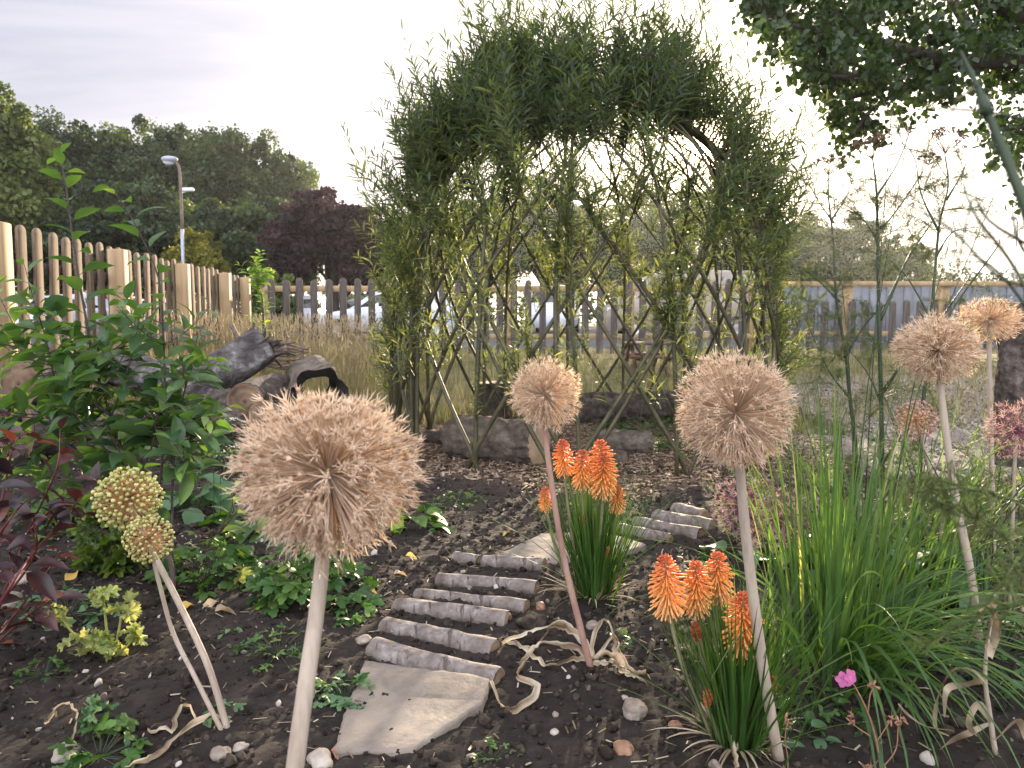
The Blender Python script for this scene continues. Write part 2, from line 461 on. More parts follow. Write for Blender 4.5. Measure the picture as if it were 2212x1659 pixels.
# ---------------------------------------------------------------- leaf and wood materials
M = {}
M['straw'] = leafmat('dry_straw', [(.52, .405, .30), (.82, .69, .545), (.93, .845, .735)], .5, .7, .15, (1.16, 1.0, .80), 60, .3)
def stemmat(name, cols, stain):
    m, nt, out = newmat(name); co = scaled(nt, (1, 1, .12))
    col = ramp(nt, noise(nt, 26, 6, .65, co), cols, [.3, .5, .7])
    col = mixc(nt, ramp(nt, noise(nt, 150, 2, .5, scaled(nt, (1, 1, .01))), [(0, 0, 0), (.16, .16, .16)], [.5, .62]), col, tuple(q * .72 for q in cols[0]))
    st = ramp(nt, noise(nt, 30, 5, .7, scaled(nt, (1, 1, .16))), [(0, 0, 0), (1, 1, 1)], [.62, .68])
    col = mixc(nt, math_(nt, 'MULTIPLY', st, .8), col, stain)
    princ(nt, out, col, .6, .3, noise(nt, 140, 3, .6, scaled(nt, (1, 1, .02))), .5, .002); return m
M['strawstem'] = stemmat('dry_stem', [(.27, .21, .165), (.40, .325, .26), (.50, .42, .34)], (.10, .062, .05))
M['redstem'] = solid('reddish_dry_stem', [(.20, .10, .085), (.34, .20, .16), (.46, .32, .25)], 14, .6, .3, .25, .002, (1, 1, .35))
M['capsule'] = leafmat('green_seed_capsule', [(.26, .26, .08), (.42, .42, .15), (.62, .55, .28)], .2, .5, .35, None, 40, .2)
M['tanray'] = leafmat('tan_flower_stalks', [(.50, .26, .12), (.66, .40, .20), (.74, .50, .30)], .3, .6, .2, (1.2, 1, .8), 40, .2)
M['purpray'] = leafmat('purple_flower_stalks', [(.20, .06, .12), (.34, .13, .20), (.50, .27, .30)], .3, .6, .2, (1.2, 1, 1), 40, .2)
M['pinktan'] = leafmat('pinkish_dry_florets', [(.34, .20, .18), (.50, .34, .30), (.66, .50, .44)], .35, .7, .15, (1.2, 1, .9), 60, .3)
M['poker'] = leafmat('orange_tubular_florets', [(.80, .54, .23), (.80, .43, .12), (.76, .31, .09), (.60, .17, .07), (.34, .075, .045)], .35, .45, .35, (1.5, 1.1, .6), 60, .16, [0, .3, .55, .78, 1])
M['pokerleaf'] = leafmat('kniphofia_leaf', [(.025, .060, .014), (.050, .115, .024), (.11, .17, .045), (.30, .24, .10)], .35, .4, .4, (1.7, 1.8, .6), 20, .2, [0, .4, .8, 1])
M['pokerstalk'] = solid('flower_stalk', [(.16, .17, .08), (.26, .25, .14)], 20, .6, .3, .1)
M['lushgrass'] = leafmat('lush_grass_blade', [(.040, .086, .038), (.080, .155, .055), (.16, .24, .075), (.42, .39, .22)], .5, .4, .4, (1.9, 1.9, .6), 12, .2, [0, .45, .9, 1])
M['bush'] = leafmat('shrub_leaf', [(.038, .082, .042), (.076, .140, .056), (.14, .215, .07), (.25, .30, .10)], .42, .34, .5, (2.0, 2.1, .6), 14, .25, [0, .4, .75, 1])
M['bark'] = solid('shrub_bark', [(.035, .026, .024), (.075, .055, .05), (.12, .09, .08)], 30, .7, .3, .4, .003)
M['redleaf'] = leafmat('bronze_purple_leaf', [(.018, .012, .016), (.045, .020, .026), (.12, .035, .025), (.26, .075, .03)], .25, .35, .55, (2.4, 1.2, .7), 18, .3, [0, .4, .75, 1])
M['redtwig'] = solid('dark_red_stem', [(.07, .015, .015), (.14, .03, .025)], 20, .5, .4, .1)
M['herb'] = leafmat('herb_leaf', [(.022, .062, .016), (.050, .115, .026), (.10, .17, .04), (.24, .25, .07)], .32, .45, .4, (1.9, 2.0, .6), 18, .3, [0, .45, .8, 1])
M['blotch'] = leafmat('blotched_lobed_leaf', [(.025, .015, .014), (.05, .085, .02), (.11, .17, .03), (.30, .25, .04)], .3, .5, .3, (1.8, 1.9, .5), 26, .7, [0, .3, .7, 1])
M['glauc'] = leafmat('glaucous_leaf', [(.055, .12, .055), (.085, .165, .075), (.14, .22, .10)], .28, .45, .4, (1.5, 1.7, .7), 10, .25)
M['pale'] = leafmat('pale_wilted_leaf', [(.15, .21, .06), (.31, .36, .12), (.50, .50, .20)], .35, .6, .25, (1.4, 1.3, .6), 30, .5)
M['drystrap'] = leafmat('dried_strap_leaf', [(.13, .09, .06), (.36, .285, .195), (.58, .51, .41)], .3, .6, .25, (1.2, 1, .7), 14, .9)
M['fennel'] = leafmat('fennel_thread', [(.08, .12, .045), (.15, .19, .07), (.24, .27, .10)], .45, .5, .3, (1.8, 1.7, .7), 20, .3)
M['fennelstem'] = solid('fennel_stem', [(.018, .032, .018), (.036, .056, .028), (.085, .10, .05)], 12, .5, .35, .1, .002, (1, 1, .3))
M['umbel'] = solid('umbel_seed', [(.09, .05, .04), (.16, .10, .06)], 40, .7, .2, .1)
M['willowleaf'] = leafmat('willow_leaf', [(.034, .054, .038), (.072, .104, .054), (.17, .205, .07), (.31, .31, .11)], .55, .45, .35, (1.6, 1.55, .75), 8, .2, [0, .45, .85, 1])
M['rod'] = solid('willow_rod', [(.035, .034, .018), (.065, .060, .03), (.11, .098, .05)], 12, .5, .4, .2, .003, None)
M['pink'] = leafmat('pink_petal', [(.45, .10, .28), (.62, .20, .42)], .35, .5, .3, (1.2, 1, 1.1), 40, .3)
M['budred'] = solid('reddish_bud', [(.20, .09, .06), (.34, .19, .12)], 60, .7, .2, .1)
M['grassdry'] = leafmat('dry_meadow_grass', [(.07, .10, .04), (.17, .175, .09), (.31, .275, .17), (.44, .38, .27)], .40, .6, .2, (1.4, 1.25, .7), 5, .1)
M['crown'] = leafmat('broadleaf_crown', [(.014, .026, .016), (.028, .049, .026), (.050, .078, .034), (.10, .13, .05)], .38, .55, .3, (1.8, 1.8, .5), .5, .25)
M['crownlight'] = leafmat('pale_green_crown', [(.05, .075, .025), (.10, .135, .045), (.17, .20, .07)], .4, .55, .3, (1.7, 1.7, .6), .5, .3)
M['crownpurple'] = leafmat('purple_crown', [(.012, .007, .010), (.026, .012, .018), (.05, .02, .026)], .3, .55, .3, (2.2, 1.1, 1.2), .5, .3)
M['crowngold'] = leafmat('yellow_green_crown', [(.09, .10, .02), (.17, .17, .035), (.25, .24, .06)], .4, .6, .2, (1.5, 1.4, .5), .6, .3)
M['poplar'] = leafmat('poplar_leaf', [(.012, .026, .009), (.024, .046, .014), (.05, .08, .02)], .30, .45, .35, (2.0, 2.0, .5), 3, .3)
M['trunk'] = solid('tree_bark', [(.022, .018, .015), (.05, .04, .033), (.09, .072, .06)], 6, .9, .2, .8, .03, (1, 1, .3))
# ================================================================ FENCES
M['picket'] = solid('weathered_picket', [(.065, .046, .033), (.125, .092, .064), (.205, .157, .112)], 5, .85, .2, .5, .004, (6, 6, .5), 14, tintamt=.3)
M['picketdark'] = solid('dark_grey_picket', [(.045, .04, .042), (.085, .075, .072), (.14, .12, .11)], 5, .9, .2, .5, .004, (6, 6, .5), 14, tintamt=.3)
M['fresh'] = solid('fresh_softwood', [(.24, .16, .085), (.35, .245, .14), (.44, .325, .20)], 2.2, .75, .25, .2, .003, (5, 5, .35), 12)
def picket_mb(w, th, h):
    a = np.linspace(0, math.pi, 9)
    prof = [(-w / 2, 0.0)] + [(-math.cos(q) * w / 2, h - w / 2 + math.sin(q) * w / 2) for q in a] + [(w / 2, 0.0)]
    n = len(prof); mb = MB(); b = th * .18
    ins = [(x * (1 - 2 * b / w), z - (b if z > 0 else 0)) for x, z in prof]
    V = [(x, -th / 2, z) for x, z in ins] + [(x, -th / 2 + b, z) for x, z in prof] + [(x, th / 2 - b, z) for x, z in prof] + [(x, th / 2, z) for x, z in ins]
    f = []
    for r in range(3):
        for i in range(n - 1): f.append((r * n + i, r * n + n + i, r * n + n + i + 1, r * n + i + 1))
    mb.add(V, f); base = 0
    mb.f.append(np.array([list(range(n))])); mb.f.append(np.array([list(range(3 * n, 4 * n))[::-1]]))
    return mb
def fence(name, label, A, B, post_t, topz, pz, gap, pm, pmat, side, rails, group=None, rmat=None, post_w=.1, front=True):
    """A, B ground ends; pickets on +normal*side; topz absolute top of pickets, pz of posts"""
    A, B = np.array(A, float), np.array(B, float)
    d = B - A; L = np.linalg.norm(d); d /= L; nvec = np.array([-d[1], d[0]]) * side
    rot = math.atan2(d[1], d[0])
    root = thing(name, label, 'fence', (A[0], A[1], float(G(*A))), group)
    zb = float(G(*((A + B) / 2)))
    proto = None
    for t in post_t:
        p = A + d * (t * L); z0 = float(G(p[0], p[1])) - .05
        mb = MB(); box(mb, (p[0] - post_w / 2, p[1] - post_w / 2, z0), (p[0] + post_w / 2, p[1] + post_w / 2, pz), bev=.006, rotz=rot, piv=(p[0], p[1], 0))
        mb.build('post', M['fresh'], root)
    for z, th in rails:
        c = (A + B) / 2; mb = MB(); off = nvec * (post_w / 2 + (.021 if front else .047))
        box(mb, (c[0] - L / 2, c[1] - .02, z - th / 2), (c[0] + L / 2, c[1] + .02, z + th / 2), bev=.004, rotz=rot, piv=(c[0], c[1], 0))
        for v in mb.v: v[:, :2] += off
        mb.build('rail', rmat or M['fresh'], root)
    n = int(L / gap); base = ORG[root.name]
    for i in range(n):
        p = A + d * ((i + .5) * gap) + nvec * (post_w / 2 + (.042 + .0135 if front else .0135))
        z0 = float(G(p[0], p[1])) + .05
        if i == 0:
            mb = picket_mb(pm, .024, topz - z0)
            o = mb.build('picket', pmat, None, loc=(0, 0, 0)); o.parent = root; proto = o; h0 = topz - z0
        else:
            o = proto.copy(); C.objects.link(o)
        o.location = (p[0] - base[0], p[1] - base[1], z0 - base[2])
        o.rotation_euler = (RS.randn() * .006, RS.randn() * .008, rot + RS.randn() * .02)
        o.scale = (RS.uniform(.94, 1.05), 1, (topz - z0 + RS.randn() * .012) / h0)
    return root
FA, FB = (-3.04, 3.3), (-3.93, 12.0)
fence('picket_fence', 'brown round-topped picket fence with fresh square timber posts running back on the left', FA, FB,
      [(q - 3.3) / 8.7 for q in (4.86, 6.72, 8.45, 10.15, 11.25)], 1.635, 1.60, .21, .106, M['picket'], 1, [(1.36, .08), (.72, .08)], post_w=.125, front=False, rmat=M['picketdark'])
fence('picket_fence', 'dark silhouetted picket fence with pale rails closing the far end of the garden', (-3.80, 12.05), (3.72, 12.05),
      [.0, .25, .5, .75, 1], 1.62, 1.56, .219, .105, M['picketdark'], -1, [(1.47, .09), (.74, .08)], post_w=.1)
fence('picket_fence', 'lower dark picket fence under a level pale top rail at the far right', (3.85, 12.05), (10.5, 12.05),
      [.03, .2, .423, .66, .95], 1.29, 1.56, .21, .11, M['picketdark'], -1, [(1.545, .075), (.78, .08)], post_w=.15)
# ---------------------------------------------------------------- grey sheet wall beyond the right fence
M['greysheet'] = solid('grey_sheet', [(.10, .11, .13), (.145, .16, .19)], 1.5, .6, .3, .05)
mb = MB(); k = 60
for i in range(k):
    x0 = 7.0 + i * .22; dz = .02 * (i % 2)
    box(mb, (x0, 20 + dz, .40), (x0 + .216, 20.06 + dz, 1.86), bev=.008)
wl = thing('sheet_wall', 'long grey ribbed sheet wall seen over the far right fence', 'wall', (13, 20, .42))
mb.build('panel', M['greysheet'], wl)
mb = MB(); box(mb, (6.98, 19.97, 1.863), (20.3, 20.11, 1.90), bev=.006); mb.build('capping', M['greysheet'], wl)
# ================================================================ VEHICLES
M['whitecar'] = solid('white_car_paint', [(.46, .49, .56), (.52, .55, .62)], 2, .25, .5, 0)  # white paint toned down, the shade of sides turned from the sun included
M['beigevan'] = solid('beige_paint', [(.20, .17, .15), (.26, .22, .19)], 2, .35, .5, 0)
M['glass'] = solid('dark_window_glass', [(.02, .025, .03), (.035, .04, .045)], 2, .08, .6, 0)
M['tyre'] = solid('black_rubber', [(.012, .012, .013), (.03, .03, .03)], 20, .8, .2, .1)
M['rim'] = solid('grey_alloy', [(.35, .36, .38), (.5, .5, .52)], 10, .35, .5, 0, metal=.6)
M['redlamp'] = solid('red_lamp_lens', [(.35, .01, .01), (.5, .02, .02)], 10, .2, .5, 0)
M['clearlamp'] = solid('clear_lamp_lens', [(.6, .62, .66), (.7, .72, .75)], 10, .1, .6, 0)
def loft(mb, rings, close=True):
    n = len(rings[0]); V = np.concatenate(rings); f = []
    for i in range(len(rings) - 1):
        for j in range(n - 1): f.append((i * n + j, (i + 1) * n + j, (i + 1) * n + j + 1, i * n + j + 1))
    base = mb.n
    mb.add(V, np.array(f))
    mb.f.append(np.array([[base + j for j in range(n)]])); mb.f.append(np.array([[base + (len(rings) - 1) * n + j for j in range(n)][::-1]]))
def vehicle(name, label, cat, kind, paint):
    root = thing(name, label, cat, (0, 0, 0), 'vehicles in the car park')
    if kind == 'car':
        bx = [0, .12, .55, 1.15, 1.5, 2.2, 3.0, 3.6, 4.0, 4.2]; bz = [.52, .66, .79, .90, .95, .97, .99, 1.0, .97, .66]; bw = [.55, .72, .82, .85, .86, .86, .86, .84, .79, .66]
        cx = [1.05, 1.7, 2.2, 2.9, 3.5, 3.98]; cz = [.90, 1.36, 1.46, 1.46, 1.37, .99]; cw = [.68, .60, .61, .61, .58, .60]; wb = (.78, 3.38); wr = .31
        win = [(1.28, 1.78, 2.35), (2.42, 2.42, 3.2)]
    else:
        bx = [0, .1, .4, .8, 1.5, 3.0, 4.4, 4.8, 4.86]; bz = [.7, .95, 1.15, 1.22, 1.24, 1.24, 1.24, 1.22, 1.1]; bw = [.75, .88, .93, .95, .95, .95, .95, .94, .9]
        cx = [.55, 1.2, 1.7, 3.0, 4.4, 4.78]; cz = [1.19, 1.86, 2.02, 2.06, 2.04, 1.9]; cw = [.80, .78, .78, .80, .80, .78]; wb = (.85, 3.9); wr = .35
        win = [(.95, 1.35, 1.95)]
    mb = MB(); rings = []
    for x, z, w_ in zip(bx, bz, bw):
        rings.append(np.array([(x, -w_ * .86, .24), (x, -w_, .40), (x, -w_, z - .12), (x, -w_ * .95, z - .03), (x, -w_ * .6, z), (x, w_ * .6, z), (x, w_ * .95, z - .03), (x, w_, z - .12), (x, w_, .40), (x, w_ * .86, .24), (x, -w_ * .86, .24)]))
    loft(mb, rings)
    rings = []
    for x, z, w_ in zip(cx, cz, cw):
        zb = np.interp(x, bx, bz) - .06; wbm = np.interp(x, bx, bw) * .94
        rings.append(np.array([(x, -wbm, zb), (x, -w_ - .04, z - .10), (x, -w_, z - .03), (x, -w_ * .6, z), (x, w_ * .6, z), (x, w_, z - .03), (x, w_ + .04, z - .10), (x, wbm, zb), (x, -wbm, zb)]))
    loft(mb, rings)
    mb.build('body', paint, root, smooth=False)
    def cab(x, s, fz, out=.012):
        zb = np.interp(x, bx, bz) - .06; wbm = np.interp(x, bx, bw) * .94; z = np.interp(x, cx, cz) - .10; w_ = np.interp(x, cx, cw) + .04
        return (x, s * (wbm + (w_ - wbm) * fz + out), zb + (z - zb) * fz)
    for s in (-1, 1):
        for x0, x1, x2 in win:
            q = MB(); P = [cab(x0, s, .16), cab(x2, s, .16), cab(x2, s, .92), cab(x1, s, .92)]
            P2_ = [(a, b - s * .02, c) for a, b, c in P]
            q.add(P + P2_, np.array([(0, 1, 2, 3), (7, 6, 5, 4), (0, 4, 5, 1), (1, 5, 6, 2), (2, 6, 7, 3), (3, 7, 4, 0)])); q.build('window', M['glass'], root)
    def screen(i, e, nm, sg):
        q = MB(); P = []
        for (x, z, w_), fz in (((cx[i], cz[i], cw[i]), .12), ((cx[e], cz[e], cw[e]), .9)):
            X_ = cx[i] + (cx[e] - cx[i]) * fz; Z_ = cz[i] + (cz[e] - cz[i]) * fz; W_ = (cw[i] + (cw[e] - cw[i]) * fz) * .9
            P += [(X_ + sg * .012, -W_, Z_ + .012), (X_ + sg * .012, W_, Z_ + .012)]
        P3 = [(a - sg * .012, b, c - .018) for a, b, c in P]
        q.add(P + P3, np.array([(0, 1, 3, 2), (4, 6, 7, 5), (0, 4, 5, 1), (1, 5, 7, 3), (3, 7, 6, 2), (2, 6, 4, 0)])); q.build(nm, M['glass'], root)
    screen(0, 1, 'windscreen', -1)
    screen(len(cx) - 1, len(cx) - 2, 'rear_window', 1)
    for x in wb:
        for s in (-1, 1):
            q = MB(); yy = s * (np.interp(x, bx, bw) - .08)
            pr = [(0, -.10), (wr * .8, -.10), (wr, -.07), (wr, .07), (wr * .8, .10), (wr * .62, .10)]
            a = np.arange(24) * 2 * math.pi / 24
            V = np.concatenate([np.stack([x + r * np.cos(a), np.full(24, yy + s * t), wr + r * np.sin(a)], 1) for r, t in pr])
            jj = np.arange(24); fs = [np.stack([r * 24 + jj, r * 24 + (jj + 1) % 24, r * 24 + 24 + (jj + 1) % 24, r * 24 + 24 + jj], 1) for r in range(len(pr) - 1)]
            q.add(V, np.concatenate(fs)); wo_ = q.build('wheel', M['tyre'], root, smooth=False)
            q = MB(); V = np.concatenate([np.stack([x + r * np.cos(a), np.full(24, yy + s * t), wr + r * np.sin(a)], 1) for r, t in ((wr * .62, .095), (wr * .5, .07), (wr * .15, .085), (.002, .09))])
            q.add(V, np.concatenate(fs[:3])); q.build('rim', M['rim'], wo_)
    for s in (-1, 1):
        for nm, x, xi, z, mt in (('headlight', .06, .3, bz[1] - .06, M['clearlamp']), ('tail_light', bx[-1] - .02, bx[-1] - .2, bz[-2] - .20, M['redlamp'])):
            q = MB(); w0 = np.interp(x, bx, bw) + .012; w1 = np.interp(xi, bx, bw) + .012
            P = [(x, s * w0 * .72, z - .07), (x, s * w0, z - .06), (xi, s * w1, z - .03), (xi, s * w1, z + .08), (x, s * w0, z + .05), (x, s * w0 * .72, z + .03)]
            P3 = [(a, b * .93, c) for a, b, c in P]
            q.add(P + P3, np.array([(0, 1, 4, 5), (1, 2, 3, 4), (6, 11, 10, 7), (7, 10, 9, 8)])); q.build(nm, mt, root)
    return root
def place(root, u, y, rot, z=None):
    p = pt(u, 690, y); root.location = (p[0], y, RISE); root.rotation_euler = (0, 0, rot)
car0 = vehicle('parked_car', 'white hatchback seen side-on through the far fence left of the willow dome', 'car', 'car', M['whitecar'])
place(car0, 686, 22.2, 0)
for u, y, r, lb in ((722, 31, R(70), 'white car roof showing just above the bonnet of the nearest white hatchback'),
                    (1838, 23, R(4), 'pale car behind the right fence between the dark fennel stalks'),
                    (20, 25, R(75), 'white car glimpsed through the pickets of the left fence')):
    c_ = copy_tree(car0, (0, 0, 0), label=lb); place(c_, u, y, r)
van0 = vehicle('parked_van', 'white van facing the garden, seen through the willow lattice', 'van', 'van', M['whitecar'])
place(van0, 1180, 31, R(80))
van1 = vehicle('parked_van', 'large beige van side-on behind the fence at the middle of the dome', 'van', 'van', M['beigevan'])
place(van1, 1300, 24, R(0))
v2 = copy_tree(van0, (0, 0, 0), label='small white van between the pickets near the left fence corner'); place(v2, 640, 46, R(85))
# ================================================================ LAMP POSTS
M['galv'] = solid('galvanised_steel', [(.26, .28, .33), (.38, .40, .46)], 6, .5, .4, .05, metal=.3)
M['rust'] = solid('brown_rust', [(.11, .085, .07), (.20, .16, .135)], 9, .8, .2, .2)
def lamp(u, vt, y, label, cam_=True):
    b = pt(u, 690, y); H = pt(u, vt, y)[2]; x0 = b[0]
    t = thing('street_lamp', label, 'street lamp', (x0, y, RISE))
    mb = MB(); tube(mb, [(x0, y, RISE - .1), (x0, y, RISE + 1.2)], .075, 12); tube(mb, [(x0, y, RISE + 1.2), (x0, y, H - 2.2)], .055, 12); mb.build('pole', M['galv'], t, True)
    mb = MB(); tube(mb, smoothline([(x0, y, H - 2.2), (x0, y, H - 1.0), (x0 - .02, y, H - .35), (x0 - .12, y, H - .12), (x0 - .28, y, H - .04)], 14), [.05, .04], 10); mb.build('arm', M['rust'], t, True)
    v, f = ico(2); mb = MB(); v = v * np.array([.26, .17, .13]); v[:, 2] = np.where(v[:, 2] < 0, v[:, 2] * 1.2, v[:, 2] * .7)
    mb.add(v + np.array([x0 - .32, y, H]), f); hd = mb.build('lamp_head', M['galv'], t, True)
    v, f = ico(2); v = v * np.array([.20, .13, .14]); v[:, 2] = np.minimum(v[:, 2], 0); mb = MB(); mb.add(v + np.array([x0 - .34, y, H - .06]), f); mb.build('lens', M['clearlamp'], hd, True)
    if cam_:
        mb = MB(); box(mb, (x0 + .06, y - .06, H - 1.02), (x0 + .42, y + .06, H - .90), bev=.02); tube(mb, [(x0, y, H - 1.08), (x0 + .2, y, H - 1.0)], .02, 6); mb.build('camera_housing', M['clearlamp'], t)
lamp(400, 343, 25, 'grey street lamp with a curved rusty arm and camera, against the dark trees')
lamp(1655, 330, 46, 'tall thin street lamp at the right flank of the willow dome', False)
lamp(1474, 505, 75, 'distant street lamp seen inside the willow dome', False)
lamp(2187, 470, 62, 'far street lamp at the right edge over the fence', False)
# ================================================================ TREES
def crown_mb(center, rad, nclump, per, size, seed, flat=.9, cl=.3, droop=0):
    rs = np.random.RandomState(seed); mb = MB(); center = np.array(center, float); rad = np.array(rad, float)
    d = nrm(rs.randn(nclump, 3)); d[:, 2] = np.where(d[:, 2] < -.5, -d[:, 2] * .6, d[:, 2])
    rr = rs.uniform(.3, 1.08, nclump) ** .55
    cc = center + d * rad * rr[:, None]
    cs = rs.uniform(.45, 1.5, nclump) * cl
    for i in range(nclump):
        q = nrm(rs.randn(per, 3)); q[:, 2] = np.abs(q[:, 2]) * np.where(rs.rand(per) < .75, 1, -1)
        rr_ = cs[i] * (rs.uniform(.4, 1.05, per) ** .6 + .16 * np.abs(rs.randn(per)))[:, None]
        p = cc[i] + q * rad * rr_ * np.array([1, 1, .75])
        nd = nrm(q + .7 * rs.randn(per, 3) + [0, 0, .3])
        m = frames(rdir(per), nd, None, size * rs.uniform(.6, 1.4, per))
        mb.scatter(QUAD[0], QUAD[1], m, p, np.clip(rs.normal(.45, .2) + rs.randn(per) * .12, 0, 1))
    return mb, cc
def tree(name, label, x, y, top, rad, mat, seed, nclump=60, per=260, size=.26, cl=.3, low=.25, cat='tree', group=None):
    H = top - RISE; t = thing(name, label, cat, (x, y, RISE), group)
    rz = (H * (1 - low)) / 2 / 1.12; cz = RISE + H - rz * 1.1
    mb, cc = crown_mb((x, y, cz), (rad, rad, rz), int(nclump * 2.8), int(per * .95), size * .66, seed, cl=cl * .6)
    mb.build('crown', mat, t)
    mb = MB(); tr = H * .022 + .05
    tube(mb, smoothline([(x, y, RISE - .2), (x + .1 * rad * RS.randn(), y, RISE + H * .3), (x, y, cz + rz * .5)], 10), [tr * 1.3, tr, tr * .3], 10, rough=.04)
    for q in cc[::max(1, len(cc) // 14)]:
        s = np.array([x, y, RISE + H * RS.uniform(.22, .5)])
        tube(mb, smoothline([s, (s + q) / 2 + [0, 0, .06 * H], q], 7), [tr * .4, tr * .1], 6)
    mb.build('trunk', M['trunk'], t, True)
    return t
def at_tree(u, vt, y): p = pt(u, vt, y); return p[0], p[2]
def T(name, label, u, vt, y, wpx, mat, seed, **k):
    x, z = at_tree(u, vt, y); return tree(name, label, x, y, z, wpx / F * y / 2, mat, seed, **k)
GR = 'broadleaf trees beyond the left fence'
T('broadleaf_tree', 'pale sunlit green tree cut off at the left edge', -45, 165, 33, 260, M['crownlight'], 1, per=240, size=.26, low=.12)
T('broadleaf_tree', 'dark tree beside the pale sunlit tree at the left', 112, 250, 44, 240, M['crown'], 2, group=GR, low=.05, nclump=70, per=280)
T('broadleaf_tree', 'dark round-topped tree left of the young shrub tip', 222, 268, 46, 220, M['crown'], 3, group=GR, low=.05, nclump=70, per=280)
T('broadleaf_tree', 'tallest dark tree, rising just left above the rusty street lamp', 338, 243, 46, 215, M['crown'], 4, group=GR, low=.05, nclump=75, per=280)
T('broadleaf_tree', 'dark dense tree directly right of the street lamp head', 470, 272, 45, 210, M['crown'], 5, group=GR, low=.05, nclump=75, per=280)
T('broadleaf_tree', 'loose mid green tree on the descending right shoulder of the wood', 582, 298, 47, 190, M['crown'], 6, group=GR, low=.05, per=200, nclump=70, cl=.26)
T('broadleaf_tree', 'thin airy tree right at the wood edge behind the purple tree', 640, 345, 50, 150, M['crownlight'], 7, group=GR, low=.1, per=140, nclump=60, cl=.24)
T('broadleaf_tree', 'lower dark tree filling in below the tall dark crowns by the lamp', 300, 400, 36, 420, M['crown'], 8, group=GR, low=.0, nclump=90, per=260)
T('broadleaf_tree', 'lower dark tree behind the fence posts left of the golden shrub', 120, 390, 37, 330, M['crown'], 9, group=GR, low=.0, nclump=80, per=260)
T('broadleaf_tree', 'lower dark tree between the golden shrub and the purple tree', 530, 420, 36, 260, M['crown'], 10, group=GR, low=.0, nclump=80, per=260)
T('purple_tree', 'dark purple leaved tree left of the willow dome', 705, 408, 30, 235, M['crownpurple'], 11, nclump=70, per=200, size=.19, low=.12, cl=.26)
T('purple_tree', 'smaller dark purple tree just behind the left edge of the dome', 800, 450, 33, 150, M['crownpurple'], 12, nclump=60, per=190, size=.2, low=.05, cl=.28)
T('golden_shrub', 'yellow-green shrub at the foot of the street lamp', 425, 492, 26, 125, M['crowngold'], 13, nclump=45, per=150, size=.13, low=.0, cat='shrub')
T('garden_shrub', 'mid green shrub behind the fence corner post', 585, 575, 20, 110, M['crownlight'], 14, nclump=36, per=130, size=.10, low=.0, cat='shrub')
T('broadleaf_tree', 'dark tree seen through the middle of the willow lattice', 1180, 378, 55, 270, M['crown'], 15, low=.05)
T('broadleaf_tree', 'dark tree filling the left half of the dome opening', 1010, 430, 52, 270, M['crown'], 16, low=.02)
T('broadleaf_tree', 'broad dark tree below the sun inside the dome', 1480, 392, 60, 350, M['crown'], 17, low=.03)
T('broadleaf_tree', 'low dark tree joining the two trees inside the dome', 1330, 455, 58, 260, M['crown'], 18, low=.0)
T('broadleaf_tree', 'rounded far tree between the dome and the tallest fennel', 1795, 448, 62, 250, M['crown'], 19, low=.0)
T('broadleaf_tree', 'far low tree at the right foot of the rounded tree', 1660, 470, 60, 200, M['crown'], 20, low=.0)
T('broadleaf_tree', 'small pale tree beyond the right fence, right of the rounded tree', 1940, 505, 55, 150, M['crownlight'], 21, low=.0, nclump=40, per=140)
# far hedge
hg = MB()
for i in range(44):
    x = 22 + i * 1.25; hh = 5.0 + .9 * vnoise(np.array([[x * .3, 0, 0]]), 4)[0]
    n_ = 330; q = nrm(RS.randn(n_, 3)); p = np.array([x, 66, RISE + hh * .5]) + q * np.array([1.3, .9, hh * .56]) * RS.uniform(.7, 1.08, n_)[:, None]
    hg.scatter(QUAD[0], QUAD[1], frames(rdir(n_), nrm(q + .5 * RS.randn(n_, 3)), None, .3 * RS.uniform(.6, 1.4, n_)), p, np.clip(.4 + .15 * RS.randn(n_), 0, 1))
ho = thing('field_hedge', 'long dark hedge on the horizon beyond the right fence', 'hedge', (52, 66, RISE)); hg.build('foliage', M['crown'], ho)
hg = MB()
for i in range(60):
    x = -42 + i * 1.5; hh = 4.2 + .8 * vnoise(np.array([[x * .3, 2, 0]]), 4)[0]
    n_ = 170; q = nrm(RS.randn(n_, 3)); p = np.array([x, 67.5, RISE + hh * .5]) + q * np.array([1.5, .9, hh * .52]) * RS.uniform(.6, 1.08, n_)[:, None]
    hg.scatter(QUAD[0], QUAD[1], frames(rdir(n_), nrm(q + .5 * RS.randn(n_, 3)), None, .36 * RS.uniform(.6, 1.4, n_)), p, np.clip(.4 + .15 * RS.randn(n_), 0, 1))
ho = thing('field_hedge', 'dark hedge behind the car park along the far side', 'hedge', (2, 67.5, RISE)); hg.build('foliage', M['crown'], ho)
